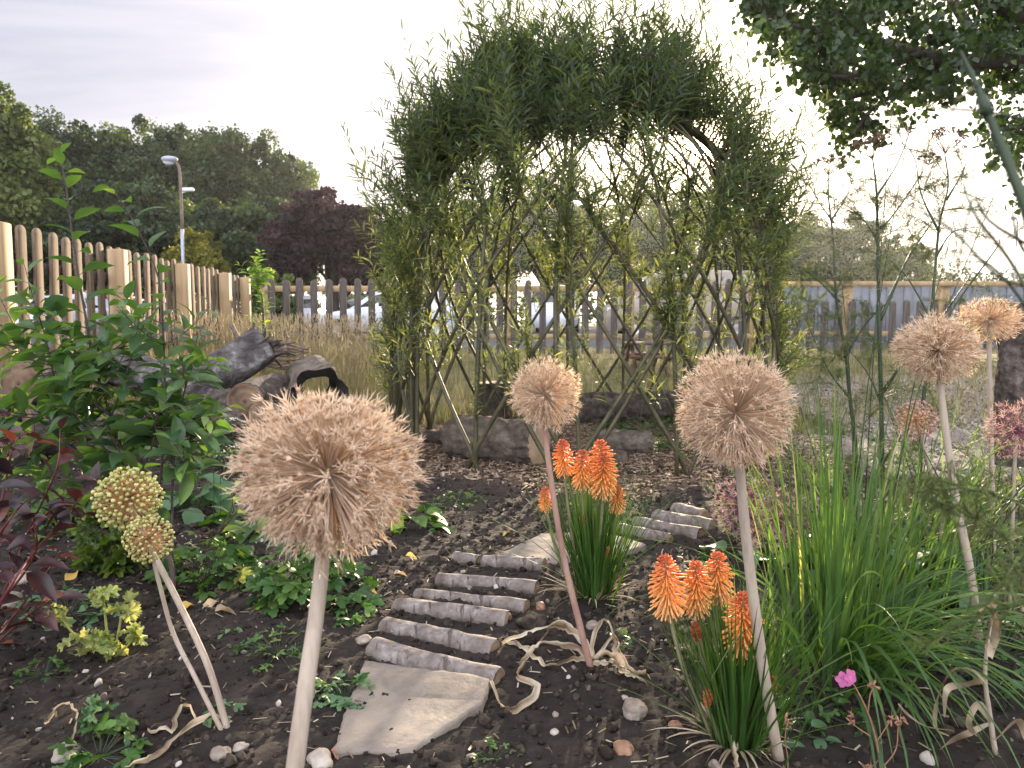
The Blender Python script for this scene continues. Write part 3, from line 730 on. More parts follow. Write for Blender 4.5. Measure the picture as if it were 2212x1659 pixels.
# ---------------------------------------------------------------- overhanging poplar, trunk out to the right
t = thing('poplar_tree', 'big overhanging tree with heart-shaped leaves at the upper right corner', 'tree', (7.6, 7.6, 0.3))
mb = MB()
tube(mb, smoothline([(7.6, 7.6, -.2), (7.5, 7.5, 2.5), (7.2, 7.4, 5.5), (6.9, 7.3, 8.5)], 16), [.42, .34, .26, .1], 14, rough=.03)
br = [([(2400, 120), (2212, 128), (2060, 135), (1985, 118), (1900, 95), (1840, 62), (1800, 20)], 6.55, .085, .028),
      ([(2420, 160), (2300, 20), (2190, 30), (2140, -40)], 6.7, .10, .06),
      ([(2060, 135), (1960, 180), (1880, 200), (1830, 215)], 6.9, .03, .01),
      ([(1985, 118), (1900, 150), (1800, 165), (1700, 130)], 6.5, .032, .01),
      ([(1900, 95), (1780, 70), (1680, 45), (1610, 10)], 6.5, .032, .01),
      ([(1950, 190), (1880, 240), (1850, 280), (1830, 300)], 6.6, .02, .006),
      ([(2330, 130), (2270, 220), (2210, 290), (2190, 370)], 6.6, .03, .01),
      ([(2250, 250), (2180, 290), (2130, 310), (2100, 320)], 6.5, .015, .006),
      ([(1800, 20), (1760, -60), (1700, -120)], 6.9, .03, .02), ([(2140, 130), (2080, 40), (2030, -60), (2000, -140)], 7.1, .05, .03),
      ([(2200, 128), (2150, 60), (2090, -20), (2050, -80)], 6.9, .03, .01), ([(1860, 75), (1880, 0), (1900, -60)], 7.1, .03, .01)]
tips = []
for pl, y, r0, r1 in br:
    P = smoothline([pt(u, v, y + .25 * math.sin(u * .02)) for u, v in pl], 18); tube(mb, P, [r0, r1], 9, rough=.05); tips.append(P)
for z, w_ in ((5.0, 1), (5.5, .8), (4.3, .7)): tube(mb, smoothline([(7.3, 7.45, z - 1.1), (6.2, 7.2, z - .6), tips[0][0] + [0, 0, .0]], 10), [.16 * w_, .11], 9)
mb.build('trunk', M['trunk'], t, True)
lv, lf = leaf(4, .95, .28, .12, .12)
mb = MB()
# leaf masses: pixel outline blobs (u, v, ru, rv, n)
blobs = [(1660, 25, 75, 45, 620), (1620, -10, 45, 40, 260), (1760, 60, 110, 60, 1000), (1900, 60, 120, 60, 1050), (1830, 140, 110, 60, 950), (1720, 120, 60, 50, 380), (1960, 160, 90, 50, 620), (1880, 215, 75, 45, 520),
         (1830, 265, 45, 40, 240), (1870, 285, 40, 30, 130), (1770, 165, 50, 30, 200), (2050, 70, 110, 70, 900), (2150, 60, 90, 80, 760), (2090, 170, 70, 35, 320), (2170, 200, 60, 50, 330), (2190, 290, 45, 50, 260), (2130, 300, 30, 20, 70),
         (2205, 350, 25, 30, 90), (2110, 255, 26, 18, 40), (1960, 225, 30, 25, 90), (1990, 220, 20, 18, 40), (2150, 345, 20, 14, 30), (1840, 318, 18, 12, 24), (2230, 60, 90, 90, 600), (2260, 230, 60, 80, 420), (1800, -30, 160, 60, 700), (2000, -40, 160, 60, 700), (2180, -50, 120, 70, 500), (2200, 430, 16, 12, 22), (1740, 190, 24, 14, 40)]
for u, v, ru, rv, n in blobs:
    u, v, n = u + 4, v - 6, int(n * .92)
    k_ = max(2, n // 55); cu = u + ru * .62 * RS.randn(k_).clip(-1.5, 1.5); cv_ = v + rv * .62 * RS.randn(k_).clip(-1.5, 1.5)
    i = RS.randint(0, k_, n); yy = 6.75 + .5 * RS.randn(k_)[i] + .12 * RS.randn(n)
    uu = cu[i] + RS.randn(n) * 19; vv = cv_[i] + RS.randn(n) * 17
    p = np.array([pt(a, b, c) for a, b, c in zip(uu, vv, yy)])
    d = nrm(RS.randn(n, 3) * .8 + [0, 0, -.75]); m = frames(d, rdir(n), None, .058 * RS.uniform(.65, 1.25, n))
    mb.scatter(lv, lf, m, p, np.clip(.42 + .2 * RS.randn(n), 0, 1))
mb.build('crown', M['poplar'], t)
# ================================================================ WILLOW DOME
dome = thing('willow_dome', 'living willow dome woven of crossing green rods with leafy shoots on top', 'willow dome', (DC[0], DC[1], 0))
NB = 18
def dome_pt(th, s):
    """s 0..1 along the rod, from ground to the crown"""
    h = 2.62 * math.sin(min(1, s) * math.pi / 2 * 1.0) ** .92
    q = h / 2.66
    r = DR * .96 * (1 - .02 * q) * math.sqrt(max(0, 1 - q ** 3.4)) ** .9
    return np.array([DC[0] + r * math.cos(th), DC[1] + r * math.sin(th), h])
rods = []
for i in range(NB):
    a0 = (i + .5) / NB * 2 * math.pi + RS.randn() * .04
    for kind in (0, 1, -1):
        if kind == 0: smax, tw = RS.uniform(.85, 1.0), RS.randn() * .05
        else: smax, tw = RS.uniform(.78, 1.0), kind * RS.uniform(1.2, 1.34)
        P = []; a = a0 + RS.randn() * .05; ph = RS.uniform(0, 6); wob = RS.uniform(.006, .02)
        for s in np.linspace(0, smax, 26):
            th = a + tw * (s / .8) ** .9
            p = dome_pt(th, s * .98 + .0)
            p[:2] += wob * np.array([math.sin(s * 9 + ph), math.cos(s * 7 + ph)]) * min(1, s * 4)
            p[2] += -.06 * (s == 0)
            P.append(p)
        P = np.array(P); rods.append(P)
        mb = MB(); tube(mb, P, [RS.uniform(.0135, .018), .011, .006], 7, rough=.03); mb.build('rod', M['rod'], dome, True)
# bundles tied together over the right and left flank
for a0, nb in ((R(-8), 6), (R(188), 4), (R(215), 3)):
    for k in range(nb):
        P = []; da = RS.randn() * .05; dr = RS.randn() * .02
        for s in np.linspace(0.0, .97, 24):
            p = dome_pt(a0 + da * (1 + 1.5 * s), s); p[:2] += dr + .015 * math.sin(s * 8 + k); p[2] -= .05 * (s == 0); P.append(p)
        P = np.array(P); rods.append(P); mb = MB(); tube(mb, P, [.016, .012, .007], 7, rough=.03); mb.build('rod', M['rod'], dome, True)
wl_v, wl_f = leaf(4, .13, .42, .2, .28)
def shoots(mbL, mbS, base, d0, L, n_leaf, leafL, tint, droop=.0):
    """many leafy shoots: base (k,3), direction (k,3), length (k,)"""
    k = len(base); seg = 5; p = base.copy(); d = nrm(d0); prev = p
    pts = [p]
    for s in range(seg):
        d = nrm(d + .10 * RS.randn(k, 3) + np.array([0, 0, .12 - droop * s]))
        q = p + d * (L / seg)[:, None]
        sticks(mbS, p, q, .0042 * (1 - s / seg * .7), .0042 * (1 - (s + 1) / seg * .7), 4)
        p = q; pts.append(p)
    pts = np.array(pts)
    for j in range(n_leaf):
        t = (j + RS.uniform(0, 1, k)) / n_leaf; t = .08 + .92 * t
        i = np.minimum((t * seg).astype(int), seg - 1); fr = (t * seg - i)[:, None]
        ar = np.arange(k); a = pts[i, ar]; b = pts[i + 1, ar]; loc = a * (1 - fr) + b * fr; ax = nrm(b - a)
        ang = j * 2.4 + RS.uniform(-.5, .5, k); m = frames(ax)
        rad = m[:, :, 0] * np.cos(ang)[:, None] + m[:, :, 2] * np.sin(ang)[:, None]
        dd = nrm(ax * (RS.uniform(.5, 1.1, k) + .8 * t ** 3)[:, None] + rad)
        up = nrm(np.array([0, 0, 1.0]) + .5 * ax + .35 * RS.randn(k, 3))
        sc_ = leafL * RS.uniform(.65, 1.2, k) * (1 - .35 * t ** 3)
        w_ = loc - CAM; keep = (RS.rand(k) < .92) & (np.linalg.norm(w_ - (w_ @ SUN)[:, None] * SUN, axis=1) > .12 + .1 * RS.rand(k))
        mbL.scatter(wl_v, wl_f, frames(dd, up, RS.randn(k) * .4, sc_)[keep], loc[keep], np.clip(tint + .13 * RS.randn(k), 0, 1)[keep])
mbL, mbS = MB(), MB()
B, D, LL = [], [], []
allr = [q for q in rods]
def gap(p):
    # thin places in the foliage: a hole towards the low sun, and the airy inside of the arch below the cap
    w_ = p - CAM; t_ = w_ @ SUN; off = np.linalg.norm(w_ - SUN * t_)
    if off < .20: return RS.rand() < .93
    q = w_ / w_[1]
    a, b_ = q[0], q[2]
    if .02 < a < .30 and .155 < b_ < .215: return RS.rand() < .72
    return False
def sample(n, lo, hi, xs_=None, gp=True):
    out, dr = [], []
    while len(out) < n:
        P = allr[RS.randint(len(allr))]; i = RS.randint(1, len(P) - 1); p = P[i]
        if lo <= p[2] <= hi and (xs_ is None or xs_(p)) and not (gp and gap(p)): out.append(p + .01 * RS.randn(3)); dr.append(nrm(P[i] - P[i - 1]))
    return np.array(out), np.array(dr)
# thick leafy cap, its leaf tint darkened to look backlit
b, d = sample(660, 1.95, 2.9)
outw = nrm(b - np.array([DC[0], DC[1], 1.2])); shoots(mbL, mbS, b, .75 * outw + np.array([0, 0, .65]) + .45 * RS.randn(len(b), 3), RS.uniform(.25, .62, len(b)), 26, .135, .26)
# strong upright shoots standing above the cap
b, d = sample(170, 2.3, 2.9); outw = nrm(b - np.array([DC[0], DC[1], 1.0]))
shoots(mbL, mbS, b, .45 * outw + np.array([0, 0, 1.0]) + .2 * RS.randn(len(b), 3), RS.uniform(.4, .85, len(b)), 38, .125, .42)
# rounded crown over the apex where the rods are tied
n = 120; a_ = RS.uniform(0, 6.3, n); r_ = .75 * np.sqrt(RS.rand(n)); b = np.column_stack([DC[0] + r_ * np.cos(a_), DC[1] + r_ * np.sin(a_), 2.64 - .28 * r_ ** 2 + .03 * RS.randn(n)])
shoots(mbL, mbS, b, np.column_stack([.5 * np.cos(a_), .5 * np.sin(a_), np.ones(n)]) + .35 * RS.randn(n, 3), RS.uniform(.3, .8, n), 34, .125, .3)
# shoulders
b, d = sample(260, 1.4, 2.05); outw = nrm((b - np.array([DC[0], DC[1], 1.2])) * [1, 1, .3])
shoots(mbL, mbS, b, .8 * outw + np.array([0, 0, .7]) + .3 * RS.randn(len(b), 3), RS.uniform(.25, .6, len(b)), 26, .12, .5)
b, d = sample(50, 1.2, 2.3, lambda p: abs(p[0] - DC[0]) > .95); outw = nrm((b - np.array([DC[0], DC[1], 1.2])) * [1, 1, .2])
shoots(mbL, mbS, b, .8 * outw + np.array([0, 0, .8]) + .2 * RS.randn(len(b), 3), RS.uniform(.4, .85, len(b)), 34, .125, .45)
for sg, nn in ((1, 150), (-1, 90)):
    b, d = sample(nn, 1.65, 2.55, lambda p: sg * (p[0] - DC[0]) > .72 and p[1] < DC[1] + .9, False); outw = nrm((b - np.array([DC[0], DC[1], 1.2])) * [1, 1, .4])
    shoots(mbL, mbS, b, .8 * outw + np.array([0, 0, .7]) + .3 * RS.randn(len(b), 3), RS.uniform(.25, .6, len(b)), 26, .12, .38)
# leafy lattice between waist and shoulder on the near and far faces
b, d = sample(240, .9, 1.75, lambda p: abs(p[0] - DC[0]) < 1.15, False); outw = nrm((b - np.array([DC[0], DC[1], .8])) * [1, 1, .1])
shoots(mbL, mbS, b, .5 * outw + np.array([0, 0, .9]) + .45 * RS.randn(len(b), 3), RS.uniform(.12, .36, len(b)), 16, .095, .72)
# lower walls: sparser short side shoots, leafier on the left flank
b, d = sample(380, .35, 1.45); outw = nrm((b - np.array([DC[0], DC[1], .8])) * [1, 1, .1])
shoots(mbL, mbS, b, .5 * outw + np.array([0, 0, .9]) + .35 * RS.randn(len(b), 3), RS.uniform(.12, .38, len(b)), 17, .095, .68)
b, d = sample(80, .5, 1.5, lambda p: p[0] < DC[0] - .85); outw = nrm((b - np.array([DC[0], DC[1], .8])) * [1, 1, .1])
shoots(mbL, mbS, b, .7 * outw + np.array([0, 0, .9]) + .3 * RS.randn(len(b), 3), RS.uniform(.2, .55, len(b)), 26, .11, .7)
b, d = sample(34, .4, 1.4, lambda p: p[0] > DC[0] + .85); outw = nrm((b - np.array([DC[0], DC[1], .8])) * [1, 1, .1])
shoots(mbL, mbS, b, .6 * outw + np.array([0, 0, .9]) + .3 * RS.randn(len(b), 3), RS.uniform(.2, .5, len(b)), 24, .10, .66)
# long single shoots that stand clear of the outline
b, d = sample(46, 1.5, 2.75, lambda p: np.hypot(p[0] - DC[0], p[1] - DC[1]) > .55, False)
e_, _d = sample(26, 2.45, 2.9, None, False); b = np.vstack([b, e_]); outw = nrm(b - np.array([DC[0], DC[1], 1.5]))
for q, o_ in zip(b, outw):
    m1, m2 = MB(), MB(); shoots(m1, m2, q[None], (.6 * o_ + np.array([0, 0, .85]) + .16 * RS.randn(3))[None], np.array([RS.uniform(.65, 1.05)]), 44, .135, .48)
    sh_ = m2.build('long_shoot', M['rod'], dome); m1.build('leaves', M['willowleaf'], sh_)
mbS.build('shoots', M['rod'], dome); mbL.build('foliage', M['willowleaf'], dome)
# ================================================================ LOGS
M['birch'] = None
m, nt, out = newmat('birch_bark'); co = nt.nodes.new('ShaderNodeTexCoord').outputs['UV']
co = scaled(nt, (1, 1, 1))
base = ramp(nt, noise(nt, 16, 6, .7, co), [(.065, .050, .044), (.165, .138, .126), (.37, .335, .325)], [.3, .48, .7])
mk = ramp(nt, noise(nt, 1, 6, .72, scaled(nt, (36, 8, 8)), .4), [(0, 0, 0), (.85, .85, .85)], [.575, .63])
dk = ramp(nt, noise(nt, 5, 4, .6, co), [(0, 0, 0), (1, 1, 1)], [.46, .66])
col = mixc(nt, mk, base, (.035, .025, .022)); col = mixc(nt, math_(nt, 'MULTIPLY', dk, .75), col, (.095, .072, .06))
princ(nt, out, col, .75, .3, math_(nt, 'ADD', noise(nt, 60, 5, .7, co), mk), .5, .004); M['birch'] = m
M['rough'] = solid('rough_dark_bark', [(.03, .026, .026), (.085, .07, .062), (.19, .16, .145)], 14, .95, .15, 1.0, .02, (1, 1, 1), 30)
M['greylog'] = solid('grey_fissured_bark', [(.045, .036, .030), (.125, .102, .086), (.25, .212, .182)], 12, .95, .15, 1.0, .02, None, 26)
M['mottle'] = solid('lichen_mottled_bark', [(.022, .019, .02), (.06, .052, .052), (.13, .118, .118), (.42, .41, .42)], 7, .95, .15, 1.0, .02, None, 30)
M['cut'] = None
m, nt, out = newmat('cut_wood'); 
col = ramp(nt, math_(nt, 'ADD', noise(nt, 7, 5, .6), math_(nt, 'MULTIPLY', attr(nt), .25)), [(.07, .045, .032), (.16, .105, .072), (.27, .19, .13)], [.4, .6, .85])
princ(nt, out, col, .85, .2, noise(nt, 40, 5, .7), .4, .004); M['cut'] = m
M['cutpale'] = solid('pale_cut_wood', [(.24, .17, .11), (.40, .29, .19), (.5, .38, .27)], 9, .85, .2, .3, .004)
def log(name, label, p0, p1, r, bark, cut=None, cat='log', bend=.0, rough=.05, sides=56, n=70, group=None, r1=None, fl=1.0, fis=.045):
    p0, p1 = np.array(p0, float), np.array(p1, float); r1 = r1 or r
    t = thing(name, label, cat, (p0 + p1) / 2, group)
    L = np.linalg.norm(p1 - p0); ax = (p1 - p0) / L
    up = np.array([0, 0, 1.0]) if abs(ax[2]) < .8 else np.array([0, 1.0, 0]); s = nrm(np.cross(ax, up)); b = np.cross(s, ax)
    a = np.arange(sides) * 2 * math.pi / sides; V = []; sd = RS.randint(1000)
    for i in range(n + 1):
        q = i / n; c = p0 + (p1 - p0) * q + s * bend * math.sin(q * math.pi) * L
        rr = r + (r1 - r) * q
        d_ = np.cos(a)[:, None] * s + np.sin(a)[:, None] * b * fl
        k = 1 + rough * vnoise(np.concatenate([d_ * 1.0 + c * (.5 / max(r, .03))], 0), sd, 1.0) + rough * .5 * vnoise(d_ * 3 + c * 2 / r * .3, sd + 1, 1.4) + rough * .12 * RS.randn(sides)
        k = k - fis * np.abs(vnoise(d_ * 5.5 + ax * (q * L / r * .5), sd + 2, 1.0)) ** .6 * 1.4 + fis + fis * .5 * vnoise(d_ * 13 + ax * (q * L / r * 2.0), sd + 3, 1.0)
        if i in (0, n): k = k * .97
        V.append(c + d_ * rr * k[:, None])
    j = np.arange(sides); f = np.concatenate([np.stack([i * sides + j, (i + 1) * sides + j, (i + 1) * sides + (j + 1) % sides, i * sides + (j + 1) % sides], 1) for i in range(n)])
    mb = MB(); mb.add(np.concatenate(V), f); mb.build('bark', bark, t, True)
    for i, sg in ((0, -1), (n, 1)):
        mb = MB(); rings = [V[i] * 1.0]
        c = V[i].mean(0)
        W = [c + (V[i] - c) * q + ax * sg * .004 * (1 - q) + ax * sg * .002 * RS.randn() for q in (.99, .8, .6, .4, .2, .03)]
        f = np.concatenate([np.stack([q * sides + j, q * sides + (j + 1) % sides, (q + 1) * sides + (j + 1) % sides, (q + 1) * sides + j], 1)[:, ::(1 if sg < 0 else -1)] for q in range(5)])
        mb.add(np.concatenate(W), f, np.repeat([.9, .2, .8, .3, .9, .1], sides)); mb.build('cut_end', cut or M['cut'], t)
    return t
def blog(u0, v0, u1, v1, r, label, bend=0, lift=-.15, group='birch steps of the garden path'):
    a, b = gg(u0, v0), gg(u1, v1); a[2] += r * lift; b[2] += r * lift
    log('birch_log', label, a, b, r, M['birch'], M['cut'], 'log', bend, .06, 40, 60, group, fis=.012)
blog(806, 1412, 1076, 1470, .044, 'front birch log of the path, silver with black flecks, touching the big slab', .01)
blog(832, 1358, 1070, 1410, .039, 'second brown-grey birch log up from the big slab')
blog(856, 1316, 1098, 1354, .036, 'third birch log, pale at its left end, above two thicker ones', -.01)
blog(900, 1290, 1138, 1330, .028, 'fourth thinner dull birch log half sunk behind the pale one', .01, .1)
blog(948, 1266, 1160, 1296, .030, 'fifth birch log with a bright white face and dark left tip', .0, .2)
blog(1046, 1234, 1176, 1252, .031, 'short white birch log just in front of the second slab', .0, .3)
blog(982, 1217, 1036, 1226, .028, 'stubby birch end left of the short white log', .0, .1)
G2 = 'farther birch steps behind the kniphofia'
blog(1372, 1140, 1514, 1176, .036, 'long thin white birch step behind the middle orange kniphofia', .01, .1, G2)
blog(1338, 1152, 1446, 1180, .036, 'dull birch step nearest the second slab, behind the kniphofia leaves', 0, .1, G2)
blog(1416, 1130, 1540, 1160, .04, 'dark-flecked birch step beside the purple starburst flower', 0, .2, G2)
blog(1458, 1112, 1522, 1130, .042, 'topmost short birch step of the farther path', 0, .2, G2)
# slabs
def slab_mat(nm, cols):
    m, nt, out = newmat(nm)
    co = nt.nodes.new('ShaderNodeTexCoord').outputs['Object']
    col = ramp(nt, noise(nt, 3.5, 8, .65, co), cols, [.3, .5, .7])
    dirt = ramp(nt, noise(nt, 11, 8, .75, co), [(0, 0, 0), (1, 1, 1)], [.58, .72])
    col = mixc(nt, math_(nt, 'MULTIPLY', dirt, .7), col, (.09, .07, .06))
    sp = ramp(nt, noise(nt, 130, 3, .6, co), [(0, 0, 0), (1, 1, 1)], [.68, .72]); col = mixc(nt, math_(nt, 'MULTIPLY', sp, .6), col, (.06, .05, .045))
    h = math_(nt, 'ADD', noise(nt, 5, 8, .6, co, 1.5), math_(nt, 'MULTIPLY', noise(nt, 60, 5, .7, co), .25))
    princ(nt, out, col, .85, .25, h, .8, .02); return m
M['slab'] = slab_mat('buff_sandstone', [(.12, .10, .085), (.21, .178, .15), (.29, .25, .21)])
def slab(label, px, th=.035, lift=.03, tilt=(0, 0)):
    P = np.array([gg(u, v)[:2] for u, v in px]); c = P.mean(0); th = .07
    sm = np.concatenate([c + (P - c) * k_ for k_ in (.3, .7, 1.0)]); z = float(GZ(sm[:, 0], sm[:, 1]).max()) + .006
    Q = []
    for i in range(len(P)):
        a, b = P[i], P[(i + 1) % len(P)]; n = max(3, int(np.linalg.norm(b - a) / .02))
        for q in range(n): Q.append(a + (b - a) * q / n + .0018 * RS.randn(2))
    Q = np.array(Q); n = len(Q); mb = MB(); rings = []
    def zz(xy): return z + tilt[0] * (xy[:, 0] - c[0]) + tilt[1] * (xy[:, 1] - c[1])
    for s_, dz in ((1.0, -th), (1.004, -.008), (.99, -.001)):
        q = c + (Q - c) * s_; rings.append(np.column_stack([q, zz(q) + dz]))
    for s_ in np.linspace(.95, .02, 16):
        q = c + (Q - c) * s_
        rl = .0045 * vnoise(np.column_stack([q, 0 * q[:, 0]]), 31, 4) + .002 * vnoise(np.column_stack([q, 0 * q[:, 0]]), 32, 15)
        st_ = .006 * np.round(1.2 * vnoise(np.column_stack([q * [1.0, 2.2], 0 * q[:, 0]]), 33, 2.2))
        rings.append(np.column_stack([q, zz(q) + rl + st_ * .6]))
    j = np.arange(n); f = np.concatenate([np.stack([r_ * n + j, r_ * n + (j + 1) % n, (r_ + 1) * n + (j + 1) % n, (r_ + 1) * n + j], 1) for r_ in range(len(rings) - 1)])
    V = np.concatenate(rings)
    area = np.cross(np.append(P[1] - P[0], 0), np.append(P[2] - P[0], 0))[2]
    if area < 0: f = f[:, ::-1]
    mb.add(V, f); o = mb.build('stone_slab', M['slab'], smooth=False)
    tag(o, label, 'paving slab'); return o
slab('large buff stone slab with angled corners lying in front of the birch logs', [(722, 1638), (890, 1641), (1040, 1536), (1064, 1488), (920, 1462), (788, 1441), (748, 1545)])
slab('smaller pale stone slab half hidden behind the middle orange kniphofia', [(1080, 1215), (1195, 1236), (1290, 1226), (1396, 1193), (1300, 1164), (1168, 1170)], lift=.035)
# ---------------------------------------------------------------- dome furniture
a = g(1065, 905)
log('log_stump', 'upright sawn stump with a pale top at the left back of the dome', (a[0], a[1], a[2] - .02), (a[0], a[1], a[2] + .37), .185, M['rough'], M['cutpale'], 'stump', rough=.04)
def glog(name, label, u0, v0, u1, v1, r, bark, cut=None, dy=0, y1=None, **k):
    p = g(u0, v0); q = g(u1, v1); p[2] += r * .9; q[2] += r * .9; return log(name, label, p, q, r, bark, cut, **k)
glog('fallen_log', 'thick grey fissured log lying on the chips left of the dry round allium', 985, 985, 1165, 1008, .165, M['greylog'], M['cutpale'], r1=.15, rough=.06, fis=.09)
glog('fallen_log', 'long dark log lying across the back of the dome', 1235, 915, 1480, 908, .15, M['rough'], rough=.06, fis=.1)
glog('fallen_log', 'slim grey log in the dome, right of the orange kniphofia tips', 1290, 985, 1405, 985, .10, M['greylog'], rough=.06, fis=.09)
glog('fallen_log', 'short brown log end just right of the tallest kniphofia flower', 1300, 1010, 1352, 1014, .062, M['rough'], rough=.06)
glog('fallen_log', 'low dark log end at the left foot of the dome', 920, 960, 985, 965, .06, M['rough'], rough=.06)
# ---------------------------------------------------------------- log pile by the left fence
def plog(label, u0, v0, y0, u1, v1, y1, r, bark, cut=None, name='pile_log', **k):
    return log(name, label, pt(u0, v0, y0), pt(u1, v1, y1), r, bark, cut, group='logs piled by the left fence', **k)
plog('thick silver-grey log leaning up to the right over the pile', 372, 868, 5.0, 570, 745, 5.35, .135, M['mottle'], M['rough'], rough=.015, fl=1.0, fis=.03)
lean_ = bpy.data.objects[[o.name for o in bpy.data.objects if o.get('label', '').startswith('thick silver-grey log')][0]]
mb = MB(); e_ = pt(570, 745, 5.35); axd = nrm(e_ - pt(372, 868, 5.0))
for k in range(20):
    ro_ = RS.randn(3); ro_ = nrm(ro_ - axd * (ro_ @ axd)); q = nrm(axd * 1.1 + ro_ * .5 + RS.randn(3) * .25); st_ = e_ - axd * .05 + ro_ * RS.uniform(.03, .11); L_ = RS.uniform(.08, .19)
    tube(mb, smoothline([st_, st_ + q * L_ * .5 + .02 * RS.randn(3), st_ + q * L_ + .03 * RS.randn(3)], 7), [.03, .017, .004], 7, rough=.1)
mb.build('broken_root', M['rough'], lean_, True)
plog('long dark log lying low beneath the leaning silver log', 330, 880, 5.2, 520, 885, 4.9, .12, M['rough'], rough=.12, fis=.10)
plog('round log whose sawn brown end faces the garden', 530, 868, 4.75, 600, 842, 5.3, .118, M['rough'], M['cut'], rough=.04)
plog('dark log lying behind the leafy shrub near the fence', 40, 830, 4.3, 215, 800, 5.2, .13, M['rough'], rough=.12, fis=.10)
plog('grey log end low behind the shrub, over the green leaves', 250, 800, 5.0, 390, 835, 4.9, .12, M['mottle'], rough=.1, fis=.1)
plog('dark log resting on soil behind the bronze leaves', 60, 935, 4.1, 300, 925, 4.5, .13, M['rough'], rough=.12, fis=.10)
plog('rough dark offcut propped beside the sawn-faced log', 560, 905, 4.6, 640, 900, 4.9, .10, M['rough'], rough=.1)
plog('brown bark chunk between the shrub and the sawn-faced log', 455, 930, 4.6, 540, 905, 4.9, .09, M['rough'], rough=.1)
# hollow log
c0, c1 = pt(690, 856, 4.95), pt(672, 822, 5.6); t = thing('hollow_log', 'short hollow log with a charred rim and grey bark left of the dome', 'log', (c0 + c1) / 2)
ax = nrm(c1 - c0); s = nrm(np.cross(ax, [0, 0, 1.0])); b = np.cross(s, ax); sd = 26; a = np.arange(sd) * 2 * math.pi / sd; d_ = np.cos(a)[:, None] * s + np.sin(a)[:, None] * b
def ringset(rad, qs, k): return [c0 + (c1 - c0) * q + d_ * (rad * (1 + k * vnoise(d_ * 2 + q * .6, 77, 1.6)))[:, None] for q in qs]
j = np.arange(sd)
for nm, rad, qs, mt, rev in (('bark', .185, np.linspace(0, 1, 9), M['greylog'], 1), ('hollow', .128, np.linspace(0.02, .98, 6), None, -1)):
    V = ringset(rad, qs, .11 if rev == 1 else .06); V[0] = V[0] - ax * (.05 * vnoise(d_ * 2, 5, 1.5))[:, None]
    if mt is None: mt = M['charred'] = solid('charred_wood', [(.008, .007, .007), (.02, .016, .014)], 20, .9, .2, .6, .01)
    mb = MB(); mb.add(np.concatenate(V), np.concatenate([np.stack([i * sd + j, (i + 1) * sd + j, (i + 1) * sd + (j + 1) % sd, i * sd + (j + 1) % sd], 1)[:, ::rev] for i in range(len(qs) - 1)])); mb.build(nm, mt, t, True)
    if rev == 1: V0, V1 = V[0], V[-1]
    else:
        for A_, B_, rv, nm2 in ((V0, V[0], 1, 'charred_rim'), (V1, V[-1], -1, 'cut_end')):
            mb = MB(); mb.add(np.concatenate([A_, B_]), np.stack([j, (j + 1) % sd, sd + (j + 1) % sd, sd + j], 1)[:, ::rv]); mb.build(nm2, M['charred'] if rv == 1 else M['cut'], t)
mb = MB(); q = pt(690, 880, 5.2); 
# woven hurdle scrap
t = thing('woven_hurdle', 'broken scrap of woven brown twig hurdle on two stakes', 'hurdle', pt(640, 800, 6.0))
M['twig'] = solid('brown_twig', [(.07, .05, .04), (.16, .12, .095), (.24, .19, .15)], 20, .8, .2, .3)
for u, ub in ((622, 618), (652, 645)):
    mb = MB(); p0 = g(ub, 860); p0 = pt(ub, 850, 5.9); p0[2] = float(G(p0[0], p0[1])) - .05; tube(mb, smoothline([p0, pt(u, 800, 5.95), pt(u + 2, 733 if u < 630 else 740, 6.0)], 8), [.016, .012], 7, rough=.06); mb.build('stake', M['twig'], t, True)
for k in range(12):
    v = 745 + k * 4.6 + RS.randn() * 2; mb = MB(); u1 = 655 + RS.uniform(-6, 16)
    tube(mb, smoothline([pt(575 + RS.randn() * 6, v + RS.randn() * 6 - 2, 5.9), pt(600, v + 2, 5.97), pt(622, v + RS.randn() * 2, 5.93 + .05 * (k % 2)), pt(640, v + 3, 5.98), pt(u1, v + 4 + RS.randn() * 6, 5.95)], 14), [.010, .008, .005], 6, rough=.06); mb.build('twig', M['twig'], t, True)
sp_ = thing('timber_offcut', 'thin pale timber offcut leaning behind the silver log', 'timber', pt(528, 742, 6.2)); mb = MB(); P0, P1 = pt(499, 700, 6.3), pt(545, 790, 6.1); tube(mb, [P0, P1], .024, 4); mb.build('batten', M['picket'], sp_)
# picnic bench far behind the dome
t = thing('picnic_bench', 'reddish brown picnic bench on the lawn behind the dome', 'bench', (1.76, 10.2, .35)); M['redwood'] = solid('reddish_timber', [(.09, .05, .04), (.15, .085, .065)], 6, .8, .2, .3)
zz0 = float(G(1.76, 10.2))
for nm, ya, yb, z in (('tabletop', 9.95, 10.4, .36), ('seat', 9.62, 9.8, .2), ('seat', 10.55, 10.73, .2)):
    mb = MB(); w_ = (yb - ya) / (4 if nm == 'tabletop' else 2)
    for i in range(4 if nm == 'tabletop' else 2): box(mb, (1.48, ya + i * w_ + .008, zz0 + z), (2.05, ya + (i + 1) * w_ - .008, zz0 + z + .035), bev=.004)
    mb.build(nm, M['redwood'], t)
for x in (1.56, 1.95):
    for ys_ in ((9.66, 10.1), (10.7, 10.3)):
        mb = MB(); tube(mb, [(x, ys_[0], zz0 - .02), (x, ys_[1], zz0 + .355)], .025, 4); mb.build('leg', M['redwood'], t)
    mb = MB(); box(mb, (x + .035, 9.64, zz0 + .165), (x + .075, 10.71, zz0 + .198), bev=.004); mb.build('brace', M['redwood'], t)
